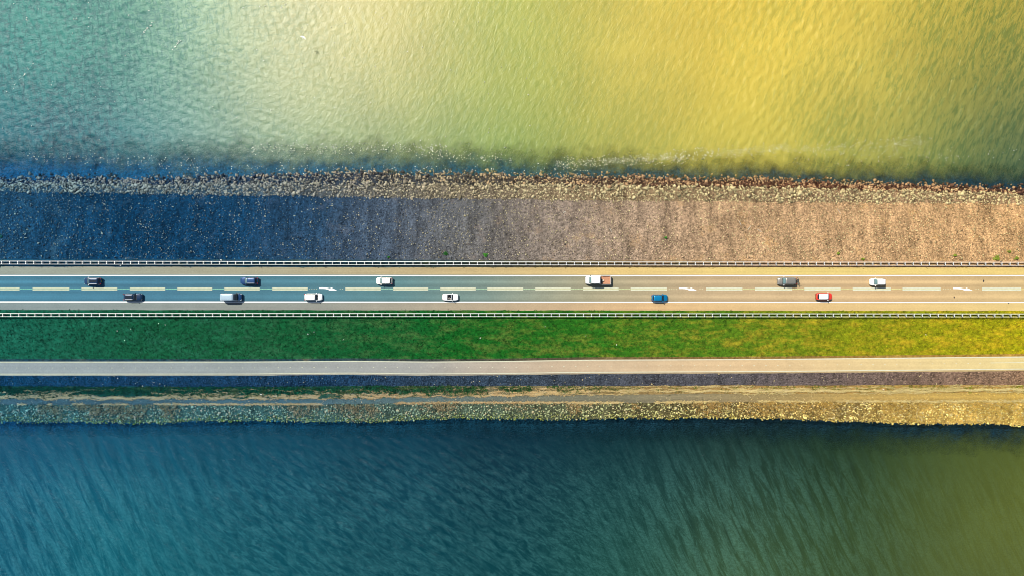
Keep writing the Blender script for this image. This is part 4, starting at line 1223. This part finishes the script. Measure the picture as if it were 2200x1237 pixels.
M['skin'] = plain('skin', (0.50, 0.30, 0.21), .6, .3)
M['hair'] = plain('dark_hair', (0.03, 0.02, 0.014), .7, .3)
def person(label, x, y, shirt):
    """a seated figure: one skinned body with torso, head, arms, fingers and legs, plus hair and shirt"""
    b = cv.location
    root = empty('person', (b.x + x, b.y + y, b.z + .50)); tag(root, label, 'person')
    V, Ed, Ra = [], [], []
    def v(p, r, par=None):
        V.append(p); Ra.append(r)
        if par is not None: Ed.append((par, len(V) - 1))
        return len(V) - 1
    pel = v((-.02, 0, .10), .13); ab = v((-.05, 0, .26), .125, pel); ch = v((-.10, 0, .44), .14, ab); nk = v((-.12, 0, .60), .055, ch); hd = v((-.10, 0, .70), .085, nk); top = v((-.10, 0, .79), .075, hd)
    v((.0, 0, .71), .018, hd)
    for s in (-1, 1):
        sh = v((-.10, s * .17, .50), .065, ch); el = v((.08, s * .23, .30), .042, sh); wr = v((.30, s * .14, .34), .030, el); pm = v((.36, s * .12, .36), .032, wr)
        for k in range(4): 
            f1 = v((.42, s * (.145 - k * .02), .37), .010, pm); v((.445, s * (.145 - k * .02), .345), .008, f1)
        v((.385, s * .07, .37), .010, pm)
        kn = v((.36, s * .11, .14), .065, pel); an = v((.52, s * .11, -.12), .045, kn); v((.62, s * .11, -.15), .04, an)
    me = bpy.data.meshes.new('body'); me.from_pydata(V, Ed, [])
    o = link_mesh('body', me, root); me.materials.append(shirt)
    md = o.modifiers.new('skin', 'SKIN'); o.modifiers.new('subsurf', 'SUBSURF').levels = 1
    sl = me.skin_vertices[0] if len(me.skin_vertices) else None
    if sl is None: return root
    for i, r in enumerate(Ra): sl.data[i].radius = (r, r)
    sl.data[0].use_root = True
    q = MB(); rings = []
    for zz, rr in ((.69, .098), (.75, .10), (.81, .075), (.845, .03)):
        rings.append([(-.115 + rr * math.cos(a), rr * .92 * math.sin(a), zz) for a in [2 * math.pi * k / 10 for k in range(10)]])
    q.loft(rings).build('hair', M['hair'], root, True)
    return root
person('person in a pale top sitting in the near seat of the open white car', -.30, -.34, plain('pale_shirt', (.66, .60, .52), .9))
person('person in dark clothes sitting at the wheel of the open white car', -.30, .34, plain('dark_shirt', (.02, .025, .04), .9))

# bicycle carried across the tail of the suv
def bicycle():
    hl = 2.35
    b = suv.location
    rk = MB()
    rk.box(-hl - .62, -hl + .02, -.05, .05, .42, .48); rk.box(-hl - .60, -hl - .52, -.75, .75, .48, .52); rk.box(-hl - .34, -hl - .26, -.75, .75, .48, .52)
    rk.tube([(-hl - .2, -.3, .5), (-hl - .2, -.3, 1.15), (-hl - .2, .3, 1.15), (-hl - .2, .3, .5)], .02)
    rk.build('bicycle_rack', M['trim'], suv)
    fm = plain('bicycle_paint', (.05, .06, .055), .4)
    root = empty('bicycle', (b.x + hl + .43, b.y, .54), math.radians(-78))
    tag(root, 'dark bicycle strapped crosswise behind the grey suv', 'bicycle')
    for x in (-.53, .53):
        w = MB()
        ring = [[((.34 + .03 * math.cos(t)) * math.sin(a), .03 * math.sin(t), (.34 + .03 * math.cos(t)) * math.cos(a)) for t in [2 * math.pi * k / 6 for k in range(6)]] for a in [2 * math.pi * j / 24 for j in range(25)]]
        w.loft(ring, False)
        wo = w.build('wheel', M['tyre'], root, True); wo.location = (x, 0, .37)
        s = MB(); s.disc((0, 0, 0), 'y', .035, .1, 8)
        for k in range(8):
            a = math.pi * k / 4; s.tube([(0, .03, 0), (.33 * math.sin(a), 0, .33 * math.cos(a))], .006, 4)
        s.build('spokes', M['chrome'], wo)
    f = MB(); bb, hd, hd2, st, ax = (-.08, 0, .30), (.36, 0, .86), (.40, 0, .72), (-.22, 0, .84), (-.53, 0, .37)
    for p, q in ((bb, hd2), (hd, st), (bb, st), (bb, ax), (st, ax), (hd, (.53, 0, .37))): f.tube([p, q], .028)
    f.build('frame', fm, root)
    MB().tube([(.28, -.30, .98), (.36, -.12, .98), (.37, 0, .96), (.36, .12, .98), (.28, .30, .98)], .022).build('handlebar', M['trim'], root)
    MB().loft([[(-.38, -.09, .92), (-.38, .09, .92), (-.38, .08, .97), (-.38, -.08, .97)], [(-.08, -.02, .93), (-.08, .02, .93), (-.08, .02, .96), (-.08, -.02, .96)]]).build('saddle', M['trim'], root)
    c = MB(); c.disc((-.08, .05, .30), 'y', .10, .012, 12); c.tube([(-.08, .07, .30), (.05, .07, .20)], .012, 4); c.tube([(-.08, -.07, .30), (-.21, -.07, .40)], .012, 4)
    c.box(.02, .10, .07, .16, .19, .21); c.box(-.26, -.16, -.16, -.07, .39, .41)
    c.build('crankset', M['chrome'], root)
bicycle()

# ------------------------------------------------------------------ shrubs, driftwood, scraps, a gull
def shrub(label, px, py, r, mat, z=-0.5, h=0.6):
    root = empty('shrub', (wx(px, z), wy(py, z), z)); tag(root, label, 'shrub', 'green shrubs at the top of the stone slope')
    st = MB()
    for k in range(5):
        a = k * 1.257 + random.random(); st.tube([(0, 0, -.1), (r * .4 * math.cos(a), r * .4 * math.sin(a), h * .5), (r * .75 * math.cos(a), r * .75 * math.sin(a), h * .75)], [.03, .02, .01], 4)
    st.build('stems', plain('shrub_stem', (.10, .07, .04), .9), root)
    n = int(260 * max(.5, r))
    V, Fc = [], []
    for i in range(n):
        a = random.uniform(0, 6.283); rr = r * math.sqrt(random.random()) * (0.75 + .35 * math.sin(3 * a + px) * .6)
        p = Vector((rr * math.cos(a), rr * math.sin(a) * .85, h * (0.15 + random.random() * .85) * (1.05 - (rr / r) ** 2 * .7)))
        u = Vector((random.gauss(0, 1), random.gauss(0, 1), random.gauss(0, .4))).normalized(); w = u.cross(Vector((random.gauss(0, .5), random.gauss(0, .5), 1))).normalized()
        s = random.uniform(.06, .14); bb = len(V)
        V += [tuple(p - u * s), tuple(p + w * s * .5), tuple(p + u * s), tuple(p - w * s * .5)]; Fc.append((bb, bb + 1, bb + 2, bb + 3))
    o = link_mesh('leaves', np_mesh('leaves', V, Fc, mat), root); o['kind'] = 'stuff'
for a in [('dark green shrub, left one of the two above the middle of the top guardrail', 958, 545, .75, M['leaf_dark']),
          ('bright green shrub, right one of the two above the middle of the top guardrail', 1043, 548, .72, M['leaf_mid']),
          ('large lime green shrub near the right end of the top guardrail', 2140, 555, 1.0, M['leaf_lime']),
          ('small lime green shrub at the far right, beside the large lime one', 2183, 555, .62, M['leaf_lime']),
          ('small dull green shrub upslope of the two lime shrubs at the right', 2167, 541, .45, M['leaf_lime']),
          ('little yellowish shrub upslope of the grey suv', 1800, 545, .5, M['leaf_lime']),
          ('little yellowish shrub beside the guardrail above the white boxy car', 1853, 557, .5, M['leaf_lime']),
          ('tiny green shrub alone in the middle of the stone slope right of the truck', 1430, 511, .4, M['leaf_mid']),
          ('tiny dark shrub near the guardrail above the white hatchback', 835, 553, .4, M['leaf_dark']),
          ('teal green shrub at the far left of the stone slope', 4, 509, .6, M['leaf_teal']),
          ('small lime shrub between the boxy white car and the large lime shrub', 2051, 549, .45, M['leaf_lime'])]:
    Xs = wx(a[1], -1); tt = (a[2] - 432) / 127.0
    yy, zz = on('rock_n', 'slope_n', np.array([Xs]), np.array([min(max(tt, 0), 1)]))
    shrub(*a, z=float(zz[0]))

def driftwood(label, px, py, L, ang, r=.07):
    tt = min(max((py - 432) / 127.0, 0.02), 1)
    z = -3.7 + 3.45 * tt + .14
    pts = [(-L / 2, 0, 0), (-L / 6, L * .03, .03), (L / 5, -L * .02, .02), (L / 2, L * .02, 0)]
    b = MB().tube(pts, [r, r * .95, r * .8, r * .5], 6)
    b.tube([(L * .05, 0, 0), (L * .18, L * .09, .06)], [r * .5, r * .25], 5)
    o = b.build('driftwood', M['wood_pale'])
    o.location = (wx(px, z), wy(py, z), z); o.rotation_euler = (0, 0, math.radians(ang))
    tag(o, label, 'driftwood', 'driftwood on the stone slope')
for a in [('long pale driftwood stick on the dark slope above the slate blue estate car', 444, 446, 2.2, -17, .09), ('short pale driftwood piece upright in the blue slope above the navy hatchback', 205, 470, .95, -60, .09),
          ('bent driftwood stick on the blue slope at the far left, low down', 75, 482, 1.3, 20, .11), ('small thick driftwood piece left of the first shrub and far upslope at left', 15, 441, .9, 0, .10),
          ('stubby pale driftwood between the first two cars, upslope', 303, 476, .7, 5, .12), ('thin driftwood stick leaning on the slope above the red car', 1590, 480, 1.4, -62, .06),
          ('forked driftwood stick on the slope left of the grey suv', 1610, 490, 1.5, 55, .06), ('driftwood stick lying flat on the slope above the grey suv', 1632, 496, 1.4, -35, .06),
          ('thin driftwood stick on the slope above the red car, to the right', 1803, 455, 1.5, -55, .05), ('pale driftwood stick in the middle of the slope above the truck', 1312, 495, 1.2, -60, .06),
          ('short driftwood stick above the open white car', 943, 484, 1.1, 22, .06), ('dark-edged driftwood stub high on the slope left of the truck', 1213, 456, .8, 30, .09)]:
    driftwood(*a)

def scrap(label, px, py, s, z):
    v, f = hull_rock(int(px * 7 + py), 10, .35, .5)
    o = link_mesh('litter', np_mesh('litter', v * s * 1.25, f, M['litter']))
    o.location = (wx(px, z), wy(py, z), z + .22); o.rotation_euler = (0, 0, px)
    tag(o, label, 'litter', 'white scraps lying about the dyke')
gz = lambda py: -2.15 * (py - 666) / 105.0
scrap('large white scrap caught on the top guardrail at the left', 476, 558.5, .55, 0.25)
scrap('pale scrap in the verge below the top guardrail at the left', 260, 571, .42, -.05)
for px, py, s, l in [(342, 694, .3, 'white scrap in the grass, left of a close pair below the guardrail'), (356, 697, .3, 'white scrap in the grass, right of a close pair below the guardrail'),
                     (253, 710, .34, 'white scrap in the grass, leftmost of a loose row at the left'), (282, 706, .28, 'white scrap in the grass, second of a loose row at the left'), (269, 730, .32, 'white scrap low in the grass under a loose row at the left'),
                     (675, 712, .28, 'white scrap in the grass below the white car with the long roof'), (662, 717, .32, 'flat white scrap in the grass left of a smaller white one'), (738, 729, .3, 'white scrap in the middle of the grass left of centre'),
                     (1032, 725, .34, 'white scrap in the grass right of the open car'), (1324, 740, .4, 'large white scrap in the grass below the truck'), (1259, 721, .3, 'white scrap in the grass left of the large white one'),
                     (1988, 718, .4, 'white scrap in the yellow grass at the right'), (1171, 701, .28, 'white scrap high in the grass near the guardrail, middle')]:
    scrap(l, px, py, s, gz(py))
scrap('white scrap in the drift straw at the left', 468, 839, .5, -3.65)
scrap('white scrap in the drift straw below the first bent arrow', 562, 846, .5, -3.7)
scrap('white scrap on the gravel at the right', 1897, 835, .5, -3.6)
scrap('pale scrap on the dark stones below the path, left', 254, 811, .35, -2.6)

def gull():
    root = empty('gull', (wx(652, -1), wy(81, -1), -1.0), math.radians(60)); tag(root, 'white gull gliding low over the pale water', 'gull')
    mw = plain('gull_white', (.8, .8, .78), .7, .2)
    rings = []
    for x, r in ((-.34, .02), (-.22, .06), (-.05, .10), (.12, .10), (.22, .065), (.28, .06), (.34, .05), (.39, .02)):
        rings.append([(x, r * math.cos(a), r * .85 * math.sin(a)) for a in [2 * math.pi * k / 10 for k in range(10)]])
    MB().loft(rings).build('body', mw, root, True)
    for s in (-1, 1):
        w = []
        for y, x0, x1, z in ((.06, -.10, .14, .04), (.30, -.06, .16, .12), (.52, -.12, .10, .10), (.74, -.30, -.22, .06)):
            w.append([(x1, s * y, z), (x0, s * y, z), (x0, s * y, z - .02), (x1, s * y, z - .03)])
        MB().loft(w).build('wing', mw, root)
    MB().loft([[(-.30, -.04, .0), (-.30, .04, .0), (-.30, .04, -.02), (-.30, -.04, -.02)], [(-.50, -.12, .0), (-.50, .12, .0), (-.50, .12, -.01), (-.50, -.12, -.01)]]).build('tail', mw, root)
    MB().loft([[(.385, -.015, .0), (.385, .015, .0), (.385, .015, -.02), (.385, -.015, -.02)], [(.46, -.004, -.02), (.46, .004, -.02), (.46, .004, -.025), (.46, -.004, -.025)]]).build('beak', M['plate'], root)
gull()
